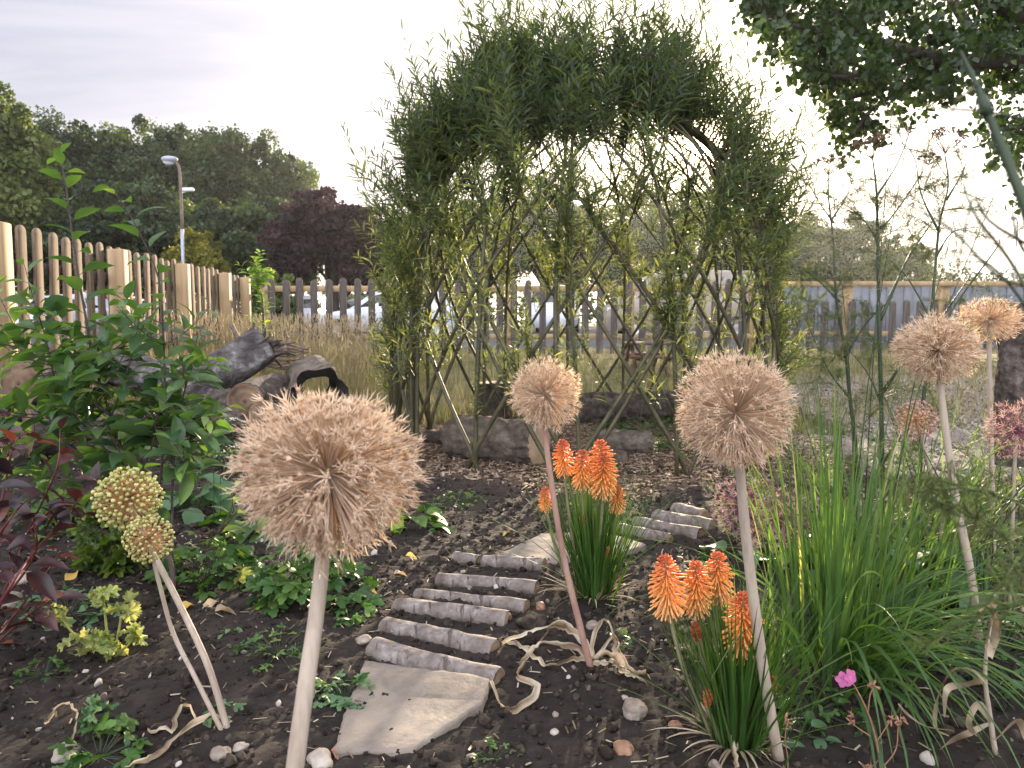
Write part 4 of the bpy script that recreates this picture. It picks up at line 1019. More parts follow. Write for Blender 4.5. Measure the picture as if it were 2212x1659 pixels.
# dark upright trunk at the right edge
t = thing('upright_log', 'dark rough upright log post at the right edge behind the alliums', 'log post', (0, 0, 0)); bpy.data.objects.remove(t)
p = pt(2212, 700, 5.2); z0 = float(G(p[0], p[1])); log('upright_log', 'dark rough upright log at the right edge behind the dry alliums', (p[0], 5.2, z0 - .05), (p[0], 5.2, pt(2212, 655, 5.2)[2]), .14, M['rough'], M['cut'], 'log post', rough=.09)
# ================================================================ GROUND STUFF
def sc_pts(n, x0, x1, y0, y1, f=None):
    out = np.zeros((0, 2))
    while len(out) < n:
        q = np.column_stack([RS.uniform(x0, x1, n), y0 + (y1 - y0) * RS.rand(n) ** 1.0])
        if f is not None: q = q[f(q[:, 0], q[:, 1])]
        out = np.vstack([out, q])
    return out[:n]
bedf = lambda x, y: (lawnmask(x, y) < .4) & (gravelmask(x, y) < .3) & (np.abs(x) < .75 * y + .3)
def stuff(name, label, mb, mat, smooth=False): return tag(mb.build(name, mat, smooth=smooth), label, 'ground cover', kind='stuff')
# woodchips
M['chips'] = solid('wood_chip', [(.10, .065, .045), (.24, .165, .115), (.40, .30, .23)], 30, .85, .2, .3, tintamt=.9)
n = 9000; q = sc_pts(n, -1.4, 2.6, 4.0, 8.0, lambda x, y: RS.rand(len(x)) < chipmask(x, y) * 1.0)
mb = MB(); z = GZ(q[:, 0], q[:, 1]) + .008
d = nrm(np.column_stack([RS.randn(n), RS.randn(n), .25 * RS.randn(n)])); up = nrm(np.array([0, 0, 1.0]) + .35 * RS.randn(n, 3)); L = RS.uniform(.02, .065, n)
mb.scatter(np.array([(-.5, -.5, 0), (.5, -.42, .1), (.42, .5, 0), (-.45, .44, .08), (-.4, -.4, -.25), (.4, -.4, -.25), (.4, .4, -.25), (-.4, .4, -.25)]), np.array([(0, 1, 2, 3), (0, 4, 5, 1), (1, 5, 6, 2), (2, 6, 7, 3), (3, 7, 4, 0)]), frames(d, up, None, np.column_stack([RS.uniform(.006, .018, n), L, RS.uniform(.01, .02, n)])), np.column_stack([q, z]), RS.rand(n))
stuff('wood_chip_mulch', 'loose brown wood chips spread under and in front of the dome', mb, M['chips'])
# soil clods, crumbs
M['clod'] = solid('soil_clod', [(.015, .0108, .009), (.034, .026, .0215), (.070, .056, .046)], 40, .95, .15, .8, .006, None, 120, tintamt=.4)
iv, if_ = ico(1); mb = MB()
for rep in range(6):
    w_ = iv * (1 + .3 * vnoise(iv, rep + 50, 1.3) + .14 * np.random.RandomState(rep).randn(len(iv)))[:, None] * np.array([1, .85, .7])
    n = 2600; q = sc_pts(n, -3.4, 3.4, 1.5, 5.2, bedf); s_ = np.minimum(RS.lognormal(-5.2, .5, n), .022)
    mb.scatter(w_, if_, frames(rdir(n), rdir(n), None, s_), np.column_stack([q, GZ(q[:, 0], q[:, 1]) + s_ * .25]), RS.rand(n))
stuff('soil_crumbs', 'crumbly dark clods of soil over the whole bed', mb, M['clod'], False)
M['pebble'] = solid('pebble_stone', [(.11, .085, .072), (.23, .19, .165), (.40, .36, .325)], 25, .7, .3, .3, .003, tintamt=.9)
mb = MB(); iv2, if2 = ico(2)
for rep in range(4):
    w_ = iv2 * (1 + .2 * vnoise(iv2, rep + 80, 1.1))[:, None] * np.array([1, .8, .6])
    n = 150; q = sc_pts(n, -3.2, 3.2, 1.5, 5.0, bedf); s_ = np.minimum(RS.lognormal(-5.15, .5, n), .018)
    mb.scatter(w_, if2, frames(rdir(n), rdir(n), None, s_), np.column_stack([q, GZ(q[:, 0], q[:, 1]) + s_ * .3]), RS.rand(n))
stuff('pebbles', 'small pale pebbles sprinkled through the dark soil', mb, M['pebble'], True)
mb = MB(); n = 3600; q = sc_pts(n, -3.2, 3.2, 1.5, 5.4, bedf); d = nrm(np.column_stack([RS.randn(n), RS.randn(n), .2 * RS.randn(n)]))
mb.scatter(np.array([(-.5, -.5, 0), (.5, -.5, 0), (.5, .5, .1), (-.5, .5, .1)]), np.array([(0, 1, 2, 3)]), frames(d, nrm(np.array([0, 0, 1.0]) + .3 * RS.randn(n, 3)), None, np.column_stack([RS.uniform(.0015, .005, n), RS.uniform(.008, .04, n), np.ones(n) * .02])), np.column_stack([q, GZ(q[:, 0], q[:, 1]) + .006]), RS.uniform(-.1, .9, n))
stuff('straw_litter', 'bits of straw and bark litter on the soil', mb, M['drystrap'])
# meadow grasses
mb = MB()
def meadow(n, f, L0, L1, w_, t0, t1, x0, x1, y0, y1, lean=.25):
    q = sc_pts(n, x0, x1, y0, y1, f)
    blades(mb, np.column_stack([q, G(q[:, 0], q[:, 1]) - .01]), RS.uniform(0, 6.3, n), RS.uniform(L0 * .85, L1 * .85, n), w_, np.abs(RS.randn(n)) * lean, RS.uniform(.1, 1.1, n), 3, RS.uniform(t0, t1, n))
inl = lambda x, y: (lawnmask(x, y) > .45) & (np.abs(x) < .75 * y) & (np.hypot(x - DC[0], y - DC[1]) > 1.35)
meadow(16000, inl, .12, .34, .006, .05, .75, -4.0, 6.5, 4.8, 11.8)
tall = lambda x, y: inl(x, y) & (x < -1.1)
meadow(15000, tall, .22, .5, .006, .1, .8, -3.9, -.9, 5.4, 11.9, .3)
meadow(7000, lambda x, y: (chipmask(x, y) < .7) & (np.abs(x) < .75 * y), .06, .18, .007, .0, .45, -2.0, 3.0, 6.6, 8.2)
stuff('meadow_grass', 'long pale seeding grass between the log pile, fence and dome', mb, M['grassdry'])
# seed heads of the tall grass
mb = MB(); n = 1500; q = sc_pts(n, -3.8, -1.0, 7.2, 11.8, tall); z = G(q[:, 0], q[:, 1]); h = RS.uniform(.40, .62, n); tip = np.column_stack([q + .09 * RS.randn(n, 2), z + h])
sticks(mb, np.column_stack([q, z]), tip, .0015, .001, 3, .8); d = nrm(tip - np.column_stack([q, z]) + .1 * RS.randn(n, 3)); sticks(mb, tip - d * .0, tip + d * .07, .008, .002, 5, .85)
stuff('grass_seed_heads', 'pinkish buff grass seed heads along the far fence', mb, M['grassdry'])
# gravel stones at right
mb = MB(); n = 3200; q = sc_pts(n, 2.0, 6.5, 4.6, 9.6, lambda x, y: (gravelmask(x, y) > .5) & (np.abs(x) < .75 * y)); s_ = RS.uniform(.008, .022, n)
mb.scatter(iv * np.array([1, .8, .6]), if_, frames(rdir(n), rdir(n), None, s_), np.column_stack([q, G(q[:, 0], q[:, 1]) + s_ * .3]), RS.rand(n)); stuff('gravel', 'pale gravel path behind the fennel', mb, M['pebble'])
# ================================================================ ALLIUMS
def tepal_star():
    """dried floret: capsule at the origin, six thin curled tepals pointing out along +y"""
    V, f = [], []; rs = np.random.RandomState(3)
    for k in range(6):
        a = k / 6 * 2 * math.pi + rs.uniform(-.3, .3); ca, sa = math.cos(a), math.sin(a); base = len(V); cu = rs.uniform(-.15, .35); le = rs.uniform(.8, 1.25)
        for t, r, w_ in ((-.05, .06, .045), (.28, .34, .05), (.55, .60, .04), (.92, .68 + cu, .006)):
            V += [(ca * r - sa * w_, t * le, sa * r + ca * w_), (ca * r + sa * w_, t * le, sa * r - ca * w_)]
        for i in range(3): f.append((base + 2 * i, base + 2 * i + 1, base + 2 * i + 3, base + 2 * i + 2))
    return np.array(V), np.array(f)
star_v, star_f = tepal_star()
caps_v, caps_f = ico(1); caps3 = caps_v * (1 + .16 * np.cos(3 * np.arctan2(caps_v[:, 0], caps_v[:, 2])) * (1 - np.abs(caps_v[:, 1])))[:, None]
def allium(name, label, core, Rr, stem, r0, r1, kind='dry', n=420, axis=None, group=None, stemmat=None, squash=(1, 1, 1), flos=1.0):
    core = np.array(core, float); t = thing(name, label, 'allium', stem[-1], group)
    P = smoothline([core] + list(stem), 26)
    mb = MB(); tube(mb, P, [r1, (r0 + r1) / 2, r0], 14, rough=.012); mb.build('stem', stemmat or M['strawstem'], t, True)
    d = fib(n, .55); rr = Rr * RS.uniform(.80, 1.0, n)
    ax = nrm(P[0] - P[2])
    if kind == 'dry':
        low = (d @ ax) < -.35; rr = np.where(low, rr * .96, rr)
        d = d * np.array(squash) + .05 * RS.randn(n, 3)
    if kind == 'dry':
        rr = rr * (1 + .085 * vnoise(d, RS.randint(999), .9)); rr = rr * np.where(RS.rand(n) < .05, RS.uniform(1.05, 1.2, n), 1); ok = ~((d[:, 1] < -.72) & (RS.rand(n) < .5)); d, rr = d[ok], rr[ok]; n = len(d)
    out = core + d * rr[:, None]
    a, bm = core + d * Rr * .045, core + d * rr[:, None] * .55 + Rr * .025 * RS.randn(n, 3)
    mb = MB(); pr = Rr * .0085
    tn = np.clip(.4 + .2 * RS.randn(n), 0, 1)
    sticks(mb, a, bm, pr * .9, pr, 3, tn); sticks(mb, bm, out, pr, pr * 1.1, 3, tn)
    v, f = ico(1); mb.add(core + v * Rr * .06, f, .2)
    hd = mb.build('seed_head', {'dry': M['straw'], 'green': M['tanray'], 'purple': M['purpray'], 'brown': M['tanray']}[kind], t)
    mb = MB()
    if kind == 'dry':
        dd = nrm(d + .30 * RS.randn(n, 3)); s_ = Rr * .118 * RS.uniform(.75, 1.3, n) * flos
        mb.scatter(star_v, star_f, frames(dd, rdir(n), None, np.column_stack([s_ * RS.uniform(.5, 1.2, n), s_, s_ * RS.uniform(.5, 1.2, n)])), out, np.clip(.5 + .2 * RS.randn(n), 0, 1))
        # a second layer of wispy tepals, deeper in
        k = int(n * .55); i = RS.randint(0, n, k); o2 = core + d[i] * (rr[i] * RS.uniform(.70, .93, k))[:, None] + Rr * .035 * RS.randn(k, 3); s2 = Rr * .11 * RS.uniform(.6, 1.15, k) * flos
        mb.scatter(star_v, star_f, frames(nrm(d[i] + .35 * RS.randn(k, 3)), rdir(k), None, np.column_stack([s2 * .8, s2, s2 * .8])), o2, np.clip(.42 + .2 * RS.randn(k), 0, 1))
        mb.scatter(caps3, caps_f, frames(dd, rdir(n), None, Rr * .027 * RS.uniform(.7, 1.2, n)), out + dd * Rr * .012, np.clip(.12 + .15 * RS.randn(n), 0, 1))
        mb.build('florets', M['straw'], hd)
    elif kind in ('green', 'brown'):
        s_ = Rr * (.062 if kind == 'green' else .07) * RS.uniform(.8, 1.15, n)
        mb.scatter(caps3, caps_f, frames(d, rdir(n), None, s_), out, np.clip(.5 + .2 * RS.randn(n), 0, 1)); mb.build('seed_capsules', M['capsule'] if kind == 'green' else M['pinktan'], hd, True)
        if kind == 'green':
            mb = MB(); k = 22; i = RS.randint(0, n, k); mb.scatter(caps_v, caps_f, frames(rdir(k), rdir(k), None, Rr * .028), out[i] - d[i] * Rr * .07 + Rr * .02 * RS.randn(k, 3), .5); mb.build('black_seeds', M['charred'], hd)
    else:
        s_ = Rr * .13 * RS.uniform(.7, 1.3, n)
        mb.scatter(star_v, star_f, frames(d, rdir(n), None, np.column_stack([s_ * 1.3, s_ * .8, s_ * 1.3])), out, np.clip(.5 + .2 * RS.randn(n), 0, 1)); mb.build('florets', M['pinktan'], hd)
    return t
def ext(p, q):                                           # carry a stem on from p through q down to the soil
    d = q - p; k = (0 - q[2]) / d[2]; r = q + d * k
    return np.array([r[0], r[1], gzs(r[0], r[1]) - .02])
GA = 'dry allium seed heads'
y = .93; c_ = pt(708, 1022, y); s1, s2 = pt(700, 1160, y - .005), pt(637, 1659, y - .06)
allium('dry_allium', 'largest straw-coloured allium globe on the thickest stem, nearest at left of centre', c_, 192 / F * y, [s1, pt(683, 1330, y - .02), s2, ext(s1, s2)], .0122, .0068, n=1000, group=GA, squash=(1.0, 1, .92))
b = gg(1279, 1446); yb = b[1]
allium('dry_allium', 'dry allium globe on a thin reddish leaning stem before the dome middle', pt(1177, 853, yb - .05), 72 / F * yb, [pt(1180, 960, yb - .04), pt(1215, 1190, yb - .01), pt(1255, 1360, yb), b - [0, 0, .02]], .0105, .0065, n=640, group=GA, stemmat=M['redstem'])
b = gg(1684, 1652); yb = b[1] - .02
allium('dry_allium', 'dry allium globe whose stem crosses the front right orange kniphofia', pt(1589, 893, yb - .12), 122 / F * (yb - .1), [pt(1597, 1000, yb - .11), pt(1614, 1180, yb - .07), pt(1645, 1420, yb - .03), b - [0, 0, .02]], .0125, .0088, n=860, group=GA)
b = gg(2112, 1345); yb = 2.3; b = np.array([pt(2116, 1400, yb)[0], yb, gzs(pt(2116, 1400, yb)[0], yb) - .02])
allium('dry_allium', 'dry allium globe at the right with a browner pink centre, in front of another', pt(2027, 757, yb), 87 / F * yb, [pt(2034, 860, yb), pt(2062, 1060, yb), pt(2095, 1230, yb), b], .0135, .009, n=680, group=GA, squash=(1, 1, .85))
yb = 3.1; p = pt(2142, 1000, yb)
allium('dry_allium', 'smaller flatter golden allium head, behind the other one at far right', pt(2138, 692, yb), 62 / F * yb, [pt(2137, 790, yb), p, np.array([p[0] + .03, yb, gzs(p[0], yb) - .02])], .011, .008, n=400, group=GA, squash=(1, 1, .8))
b = gg(494, 1584); yb = b[1]
allium('green_allium', 'larger greenish allium head with round seed capsules at the left', pt(277, 1078, yb + .08), 74 / F * yb, [pt(318, 1170, yb + .07), pt(385, 1300, yb + .04), pt(450, 1440, yb + .01), b - [0, 0, .02]], .0085, .0068, 'green', 340, group='green allium heads')
allium('green_allium', 'smaller greenish allium head, overlapping below the larger one', pt(321, 1165, yb - .03), 53 / F * yb, [pt(345, 1265, yb - .02), pt(375, 1370, yb), pt(425, 1470, yb), b - [.006, .01, .02]], .006, .0045, 'green', 210, group='green allium heads')
GP = 'purple starburst alliums'
for u, v, rp, yb, lb in ((1612, 1098, 74, 3.15, 'purple-centred starburst allium left of the tall allium stem'), (1694, 1112, 62, 2.95, 'small purple starburst allium just right of the tall allium stem'), (2196, 930, 66, 2.55, 'purple starburst allium cut off by the right edge')):
    c_ = pt(u, v, yb); allium('starburst_allium', lb, c_, rp / F * yb, [c_ - [0, 0, .1], np.array([c_[0] + .01, yb, gzs(c_[0], yb) - .02])], .006, .005, 'purple', 150, group=GP)
c_ = pt(1978, 908, 2.7); allium('brown_allium', 'small brown seed head between the fennel and the right allium stem', c_, 44 / F * 2.7, [pt(2005, 1000, 2.7), pt(2030, 1110, 2.7), np.array([pt(2040, 1200, 2.7)[0], 2.7, gzs(1.5, 2.7) - .02])], .006, .005, 'brown', 150)
# ================================================================ KNIPHOFIA
def kniphofia(label, u, v, flowers, buds, n_leaf, H, spread, seed_extra=()):
    b = gg(u, v); t = thing('kniphofia', label, 'kniphofia', b, 'orange kniphofia clumps'); Y = b[1]
    mb = MB(); n = n_leaf; az = RS.uniform(0, 6.3, n); rad = np.abs(RS.randn(n)) * .035
    q = np.column_stack([b[0] + np.cos(az) * rad, b[1] + np.sin(az) * rad]); lean = np.abs(RS.randn(n)) * spread * .5 + rad * 2.2
    blades(mb, np.column_stack([q, GZ(q[:, 0], q[:, 1]) - .01]), az + RS.randn(n) * .3, H * RS.uniform(.55, 1.08, n), RS.uniform(.0045, .0085, n), lean, RS.uniform(.05, .75, n) * RS.rand(n), 7, np.clip(.36 + .18 * RS.randn(n), 0, 1), fold=True, tgrad=.12)
    for a_, L, le, be in seed_extra: blades(mb, [b], a_, L, .008, le, be, 8, .5, fold=True, tgrad=.2)
    mb.build('leaves', M['pokerleaf'], t)
    mb = MB(); k = 60; az = RS.uniform(0, 6.3, k); q = np.column_stack([b[0] + np.cos(az) * .06, b[1] + np.sin(az) * .06])
    blades(mb, np.column_stack([q, GZ(q[:, 0], q[:, 1]) + .015]), az, RS.uniform(.05, .16, k), .006, RS.uniform(.7, 1.4, k), RS.uniform(0, 1, k), 5, RS.uniform(.3, .9, k), twist=1.0); mb.build('withered_leaves', M['drystrap'], t)
    for fu, fv, bu, bv, dy in flowers:
        top, bot = pt(fu, fv, Y + dy), pt(bu, bv, Y + dy); ax = nrm(top - bot); L = np.linalg.norm(top - bot)
        k = int(175); s = np.linspace(0, 1, k) ** .92; ang = np.arange(k) * 2.39996; p = bot + ax * (s * L * .95)[:, None]
        m = frames(np.tile(ax, (k, 1)), np.tile([0, 1.0, 0], (k, 1)))
        radd = m[:, :, 0] * np.cos(ang)[:, None] + m[:, :, 2] * np.sin(ang)[:, None]
        dn = np.interp(s, [0, .25, .55, .8, 1], [1.25, .70, .28, -.05, -.9]) + .16 * RS.randn(k)
        d = nrm(radd - ax * dn[:, None]); fl = L * np.interp(s, [0, .2, .6, .85, 1], [.28, .37, .31, .17, .05]) * RS.uniform(.85, 1.12, k)
        sides = 6; a6 = np.arange(sides) * 2 * math.pi / sides; tv = []; 
        for yy, r_ in ((0, .35), (.25, .7), (.7, .8), (.95, 1.0), (1.02, .55)): tv += [(math.cos(a) * r_, yy, math.sin(a) * r_) for a in a6]
        jj = np.arange(sides); tf = np.concatenate([np.stack([i * sides + jj, i * sides + (jj + 1) % sides, (i + 1) * sides + (jj + 1) % sides, (i + 1) * sides + jj], 1) for i in range(4)])
        age = RS.uniform(-.16, .04); wd = L * RS.uniform(.9, 1.1) * np.interp(s, [0, .3, .8, 1], [.015, .0185, .019, .017])
        mb = MB(); mb.scatter(np.array(tv), tf, frames(d, None, None, np.column_stack([wd, fl, wd])), p + radd * L * .028, np.clip(s * .92 + .05 * RS.randn(k) + age, 0, 1), tadd=np.repeat([.06, .02, -.02, -.05, -.05], sides))
        kk = 16; a2 = RS.uniform(0, 6.3, kk); r2 = m[0, :, 0] * np.cos(a2)[:, None] + m[0, :, 2] * np.sin(a2)[:, None]; p0 = bot + ax * (RS.uniform(-.12, .08, kk) * L)[:, None]
        sticks(mb, p0, p0 + (r2 * .35 - ax * 1.1) * (L * RS.uniform(.10, .22, kk))[:, None], L * .013, L * .008, 4, .02)
        fo = mb.build('flower_spike', M['poker'], t, True)
        base = np.array([b[0] + (bot[0] - b[0]) * .35, b[1] + dy * .4, b[2]])
        mb = MB(); tube(mb, smoothline([base, (base + bot) / 2 + [(bot[0] - base[0]) * .12, 0, 0], bot, bot + ax * L * .93], 18), [.0062, .0055, .0045, .003], 8); mb.build('stalk', M['pokerstalk'], fo, True)
    for fu, fv, bu, bv, dy in buds:
        top, bot = pt(fu, fv, Y + dy), pt(bu, bv, Y + dy); ax = nrm(top - bot); L = np.linalg.norm(top - bot); k = 60; s = np.linspace(0, 1, k); ang = np.arange(k) * 2.4
        m = frames(np.tile(ax, (k, 1)), np.tile([0, 1.0, 0], (k, 1))); radd = m[:, :, 0] * np.cos(ang)[:, None] + m[:, :, 2] * np.sin(ang)[:, None]
        mb = MB(); mb.scatter(caps_v, caps_f, frames(nrm(radd + ax * .9), None, None, np.column_stack([np.full(k, L * .045), np.full(k, L * .16), np.full(k, L * .045)])), bot + ax * (s * L)[:, None] + radd * (L * .17 * np.sin(math.pi * (.15 + .8 * s)))[:, None], np.clip(.80 + .08 * RS.randn(k), 0, 1))
        fo = mb.build('flower_bud', M['poker'], t, True); mb = MB(); tube(mb, smoothline([np.array([b[0] + (bot[0] - b[0]) * .5, b[1] + dy * .5, b[2]]), bot, bot + ax * L * .8], 10), [.005, .004], 7); mb.build('stalk', M['pokerstalk'], fo, True)
    return t
kniphofia('middle kniphofia clump with a cluster of four tall orange spikes and two low small ones', 1282, 1310,
          [(1214, 948, 1219, 1016, .02), (1258, 970, 1257, 1042, -.02), (1297, 948, 1301, 1040, .05), (1304, 974, 1302, 1062, -.04), (1177, 1050, 1179, 1096, -.03), (1334, 1047, 1332, 1100, 0)],
          [(1311, 1183, 1312, 1210, -.04), (1262, 1112, 1263, 1140, -.02)], 300, .50, .42, ((2.9, .55, .75, .6), (3.2, .45, .9, .5), (.2, .5, .8, .5)))
kniphofia('front right kniphofia clump with four orange spikes, partly behind a dry allium stem', 1592, 1618,
          [(1436, 1196, 1444, 1312, .03), (1503, 1210, 1506, 1312, .06), (1549, 1190, 1552, 1288, .10), (1606, 1276, 1602, 1398, -.03)],
          [(1529, 1488, 1529, 1526, -.04), (1672, 1462, 1664, 1500, 0), (1500, 1345, 1508, 1385, .05)], 330, .42, .42, ((2.7, .42, .8, .3), (2.9, .38, 1.0, .2), (3.0, .34, 1.15, .1), (.3, .45, .9, .5), (.1, .4, 1.1, .3)))
# ================================================================ BIG GRASS CLUMP
b = gg(1800, 1440); t = thing('grass_clump', 'tall arching clump of fresh green grass right of the front kniphofia', 'grass clump', b)
mb = MB(); n = 150; az = RS.uniform(0, 6.3, n); rad = np.abs(RS.randn(n)) * .09; q = np.column_stack([b[0] + np.cos(az) * rad * 1.3, b[1] + np.sin(az) * rad])
blades(mb, np.column_stack([q, GZ(q[:, 0], q[:, 1]) - .01]), az + RS.randn(n) * .4, RS.uniform(.4, .92, n), RS.uniform(.006, .013, n), np.abs(RS.randn(n)) * .12 + .02, RS.uniform(.05, .8, n) * RS.rand(n), 8, np.clip(.5 + .18 * RS.randn(n), 0, 1), fold=True, tgrad=.1, twist=.6)
n = 140; az = RS.uniform(-1.9, .7, n); az = np.where(RS.rand(n) < .14, RS.uniform(2.2, 4.2, n), az); rad = np.abs(RS.randn(n)) * .1; q = np.column_stack([b[0] + np.cos(az) * rad, b[1] + np.sin(az) * rad])
blades(mb, np.column_stack([q, GZ(q[:, 0], q[:, 1]) - .01]), az, RS.uniform(.35, .8, n), RS.uniform(.008, .016, n), np.abs(RS.randn(n)) * .3 + .2, RS.uniform(.8, 2.4, n), 9, np.clip(.42 + .18 * RS.randn(n), 0, 1), fold=True, tgrad=.12, twist=.8, power=1.2)
mb.build('blades', M['lushgrass'], t)
b = gg(1905, 1330); t = thing('grass_clump', 'second looser grass tuft behind, in front of the large pale leaves', 'grass clump', b)
mb = MB(); n = 110; az = RS.uniform(0, 6.3, n); rad = np.abs(RS.randn(n)) * .12; q = np.column_stack([b[0] + np.cos(az) * rad * 1.3, b[1] + np.sin(az) * rad])
blades(mb, np.column_stack([q, GZ(q[:, 0], q[:, 1]) - .01]), az + RS.randn(n) * .4, RS.uniform(.4, .85, n), RS.uniform(.006, .010, n), np.abs(RS.randn(n)) * .3 + .05, RS.uniform(.2, 1.8, n) * RS.rand(n), 8, np.clip(.52 + .2 * RS.randn(n), 0, 1), fold=True, twist=.6); mb.build('blades', M['lushgrass'], t)
# ================================================================ FENNEL
thr_v = None
def feather(mb, base, d, L, n):
    """thread-like fennel leaves: a rachis with forked hair-fine segments"""
    for _ in range(n):
        dd = nrm(d + .5 * RS.randn(3)); P = smoothline([base, base + dd * L * .5 + [0, 0, .02 * L], base + dd * L + [0, 0, -.12 * L]], 7)
        tube(mb, P, [.0016, .0006], 3, .4, cap=False); k = 46
        i = RS.randint(1, 7, k); a = P[i]; q = nrm(dd + .9 * RS.randn(k, 3)); e = a + q * (L * RS.uniform(.12, .34, k))[:, None]; sticks(mb, a, e, .0007, .0005, 3, np.clip(.5 + .2 * RS.randn(k), 0, 1))
        k2 = 90; i2 = RS.randint(0, k, k2); a2 = a[i2] + (e[i2] - a[i2]) * RS.uniform(.3, 1, k2)[:, None]; sticks(mb, a2, a2 + nrm(q[i2] + .8 * RS.randn(k2, 3)) * (L * RS.uniform(.06, .2, k2))[:, None], .0006, .0004, 3, np.clip(.5 + .2 * RS.randn(k2), 0, 1))
def umbel(mb, p, d, Rr):
    k = 17; q = nrm(d * .85 + .8 * rdir(k)); e = p + q * Rr * 1.9; sticks(mb, np.tile(p, (k, 1)), e, .0011, .0008, 3, .5)
    for a in e:
        m_ = 9; s_ = nrm(d + .8 * rdir(m_)); f_ = a + s_ * Rr * .38; sticks(mb, np.tile(a, (m_, 1)), f_, .0006, .0005, 3, .5); mb.scatter(caps_v[:12], ico(0)[1], frames(rdir(m_), rdir(m_), None, .0028), f_, .6)
def fennel(label, spine, y, r, branches, fl, nfe, ump):
    P = [pt(u, v, y) for u, v in spine]; base = np.array([P[-1][0], y, gzs(P[-1][0], y) - .03]); L = smoothline(P + [base], 34)
    t = thing('fennel', label, 'fennel', base, 'tall bronze fennel stalks'); mb = MB(); tube(mb, L, [r * .22, r * .5, r * .8, r], 9, rough=.02)
    tips = []
    for pl, y2, r2 in branches:
        Q = smoothline([pt(u, v, y + y2 * i / max(1, len(pl) - 1)) for i, (u, v) in enumerate(pl)], 14); tube(mb, Q, [r2, r2 * .7, r2 * .35], 7); tips.append(Q)
        tube(mb, smoothline([Q[0] - nrm(Q[1] - Q[0]) * .005, Q[1], Q[2], Q[3]], 6), [r2 * 1.7, r2 * 1.5, r2 * .9], 7)
    mb.build('stem', M['fennelstem'], t, True)
    mb = MB()
    for i in range(nfe + 14):
        Q = tips[RS.randint(len(tips))] if (tips and RS.rand() < .45) else L
        j_ = RS.randint(2, len(Q) - 1); p = Q[j_]
        if Q is L and p[2] > 1.5: continue
        d = nrm(RS.randn(3) * [1, .7, .5] + [0, 0, .35]); feather(mb, p, d, RS.uniform(.09, .22) * fl, 1)
    if mb.n: mb.build('feathery_leaves', M['fennel'], t)
    for u, v, rr, dy in ump:
        mb = MB(); umbel(mb, pt(u, v + 26, y + dy), nrm(np.array([RS.randn() * .15, -.1, 1.0])), rr); mb.build('seed_umbel', M['umbel'], t)
fennel('tallest fennel with a dark blue-green stalk and the biggest seed umbel', [(1884, 335), (1893, 410), (1896, 520), (1899, 700), (1904, 900), (1906, 1150)], 2.95, .0105,
       [([(1896, 520), (1860, 470), (1800, 440)], .05, .003), ([(1893, 425), (1935, 360), (1960, 300), (1965, 275)], .06, .003), ([(1899, 495), (1925, 470), (1975, 400), (2000, 360)], -.1, .0035), ([(1902, 690), (1960, 560), (2000, 500), (2020, 470)], .05, .0045), ([(1904, 850), (1960, 770), (2030, 690), (2100, 590)], -.15, .005), ([(1904, 870), (1870, 800), (1820, 740)], .1, .004), ([(1906, 1000), (1960, 930), (2020, 900)], .05, .004)],
       1.0, 40, [(1884, 318, .042, 0), (1966, 262, .012, .06)])
fennel('slimmer fennel stalk forking low, left of the tallest one', [(1790, 368), (1790, 430), (1800, 520), (1806, 640), (1826, 760), (1836, 860), (1850, 1000)], 3.05, .0085,
       [([(1800, 480), (1765, 430), (1735, 370)], .04, .0025), ([(1800, 470), (1830, 420), (1850, 360)], .05, .0025), ([(1812, 650), (1760, 600), (1700, 560)], .06, .0035), ([(1826, 770), (1870, 700), (1930, 640)], -.1, .004), ([(1836, 860), (1790, 800), (1740, 690)], .05, .0035)],
       1.0, 34, [(1790, 352, .034, 0)])
fennel('paler fennel stalk at the right with a wide flat umbel', [(2040, 325), (2048, 400), (2030, 480), (2022, 560), (2012, 680), (2000, 800), (1990, 950)], 2.8, .0085,
       [([(2046, 430), (2080, 370), (2090, 330)], .04, .0025), ([(2028, 500), (1990, 420), (1975, 340), (1940, 300)], .08, .003), ([(2024, 550), (2060, 500), (2120, 490)], .05, .003), ([(2012, 690), (1960, 600), (1920, 560)], .08, .0035), ([(2005, 760), (2070, 650), (2150, 540), (2160, 515)], .05, .004)],
       1.0, 30, [(2041, 305, .040, 0), (2005, 330, .02, .03)])
for u, v, yb, lb, hh in ((1760, 1190, 3.05, 'low feathery fennel mound behind the tall allium stem', .5), (1990, 1150, 2.9, 'feathery green fennel mound before the gravel', .55), (2130, 1230, 2.5, 'feathery fennel mound under the far right allium heads', .5), (2195, 1120, 3.2, 'hazy fennel mound at the right edge near the gravel', .55)):
    p = pt(u, v, yb); b = np.array([p[0], yb, gzs(p[0], yb)]); t = thing('fennel_mound', lb, 'fennel', b, 'feathery fennel mounds'); mb = MB()
    for i in range(20): feather(mb, b + np.array([RS.randn() * .1, RS.randn() * .1, abs(RS.randn()) * hh * .45 + .03]), nrm(RS.randn(3) * [1, .8, .4] + [0, 0, .6]), RS.uniform(.16, .3), 1)
    mb.build('feathery_leaves', M['fennel'], t)
    mb = MB(); 
    for i in range(9): tube(mb, smoothline([b, b + np.array([RS.randn() * .06, RS.randn() * .05, hh * .5]), b + np.array([RS.randn() * .16, RS.randn() * .1, hh * RS.uniform(.8, 1.3)])], 8), [.0035, .0015], 5)
    mb.build('stem', M['fennelstem'], t, True)
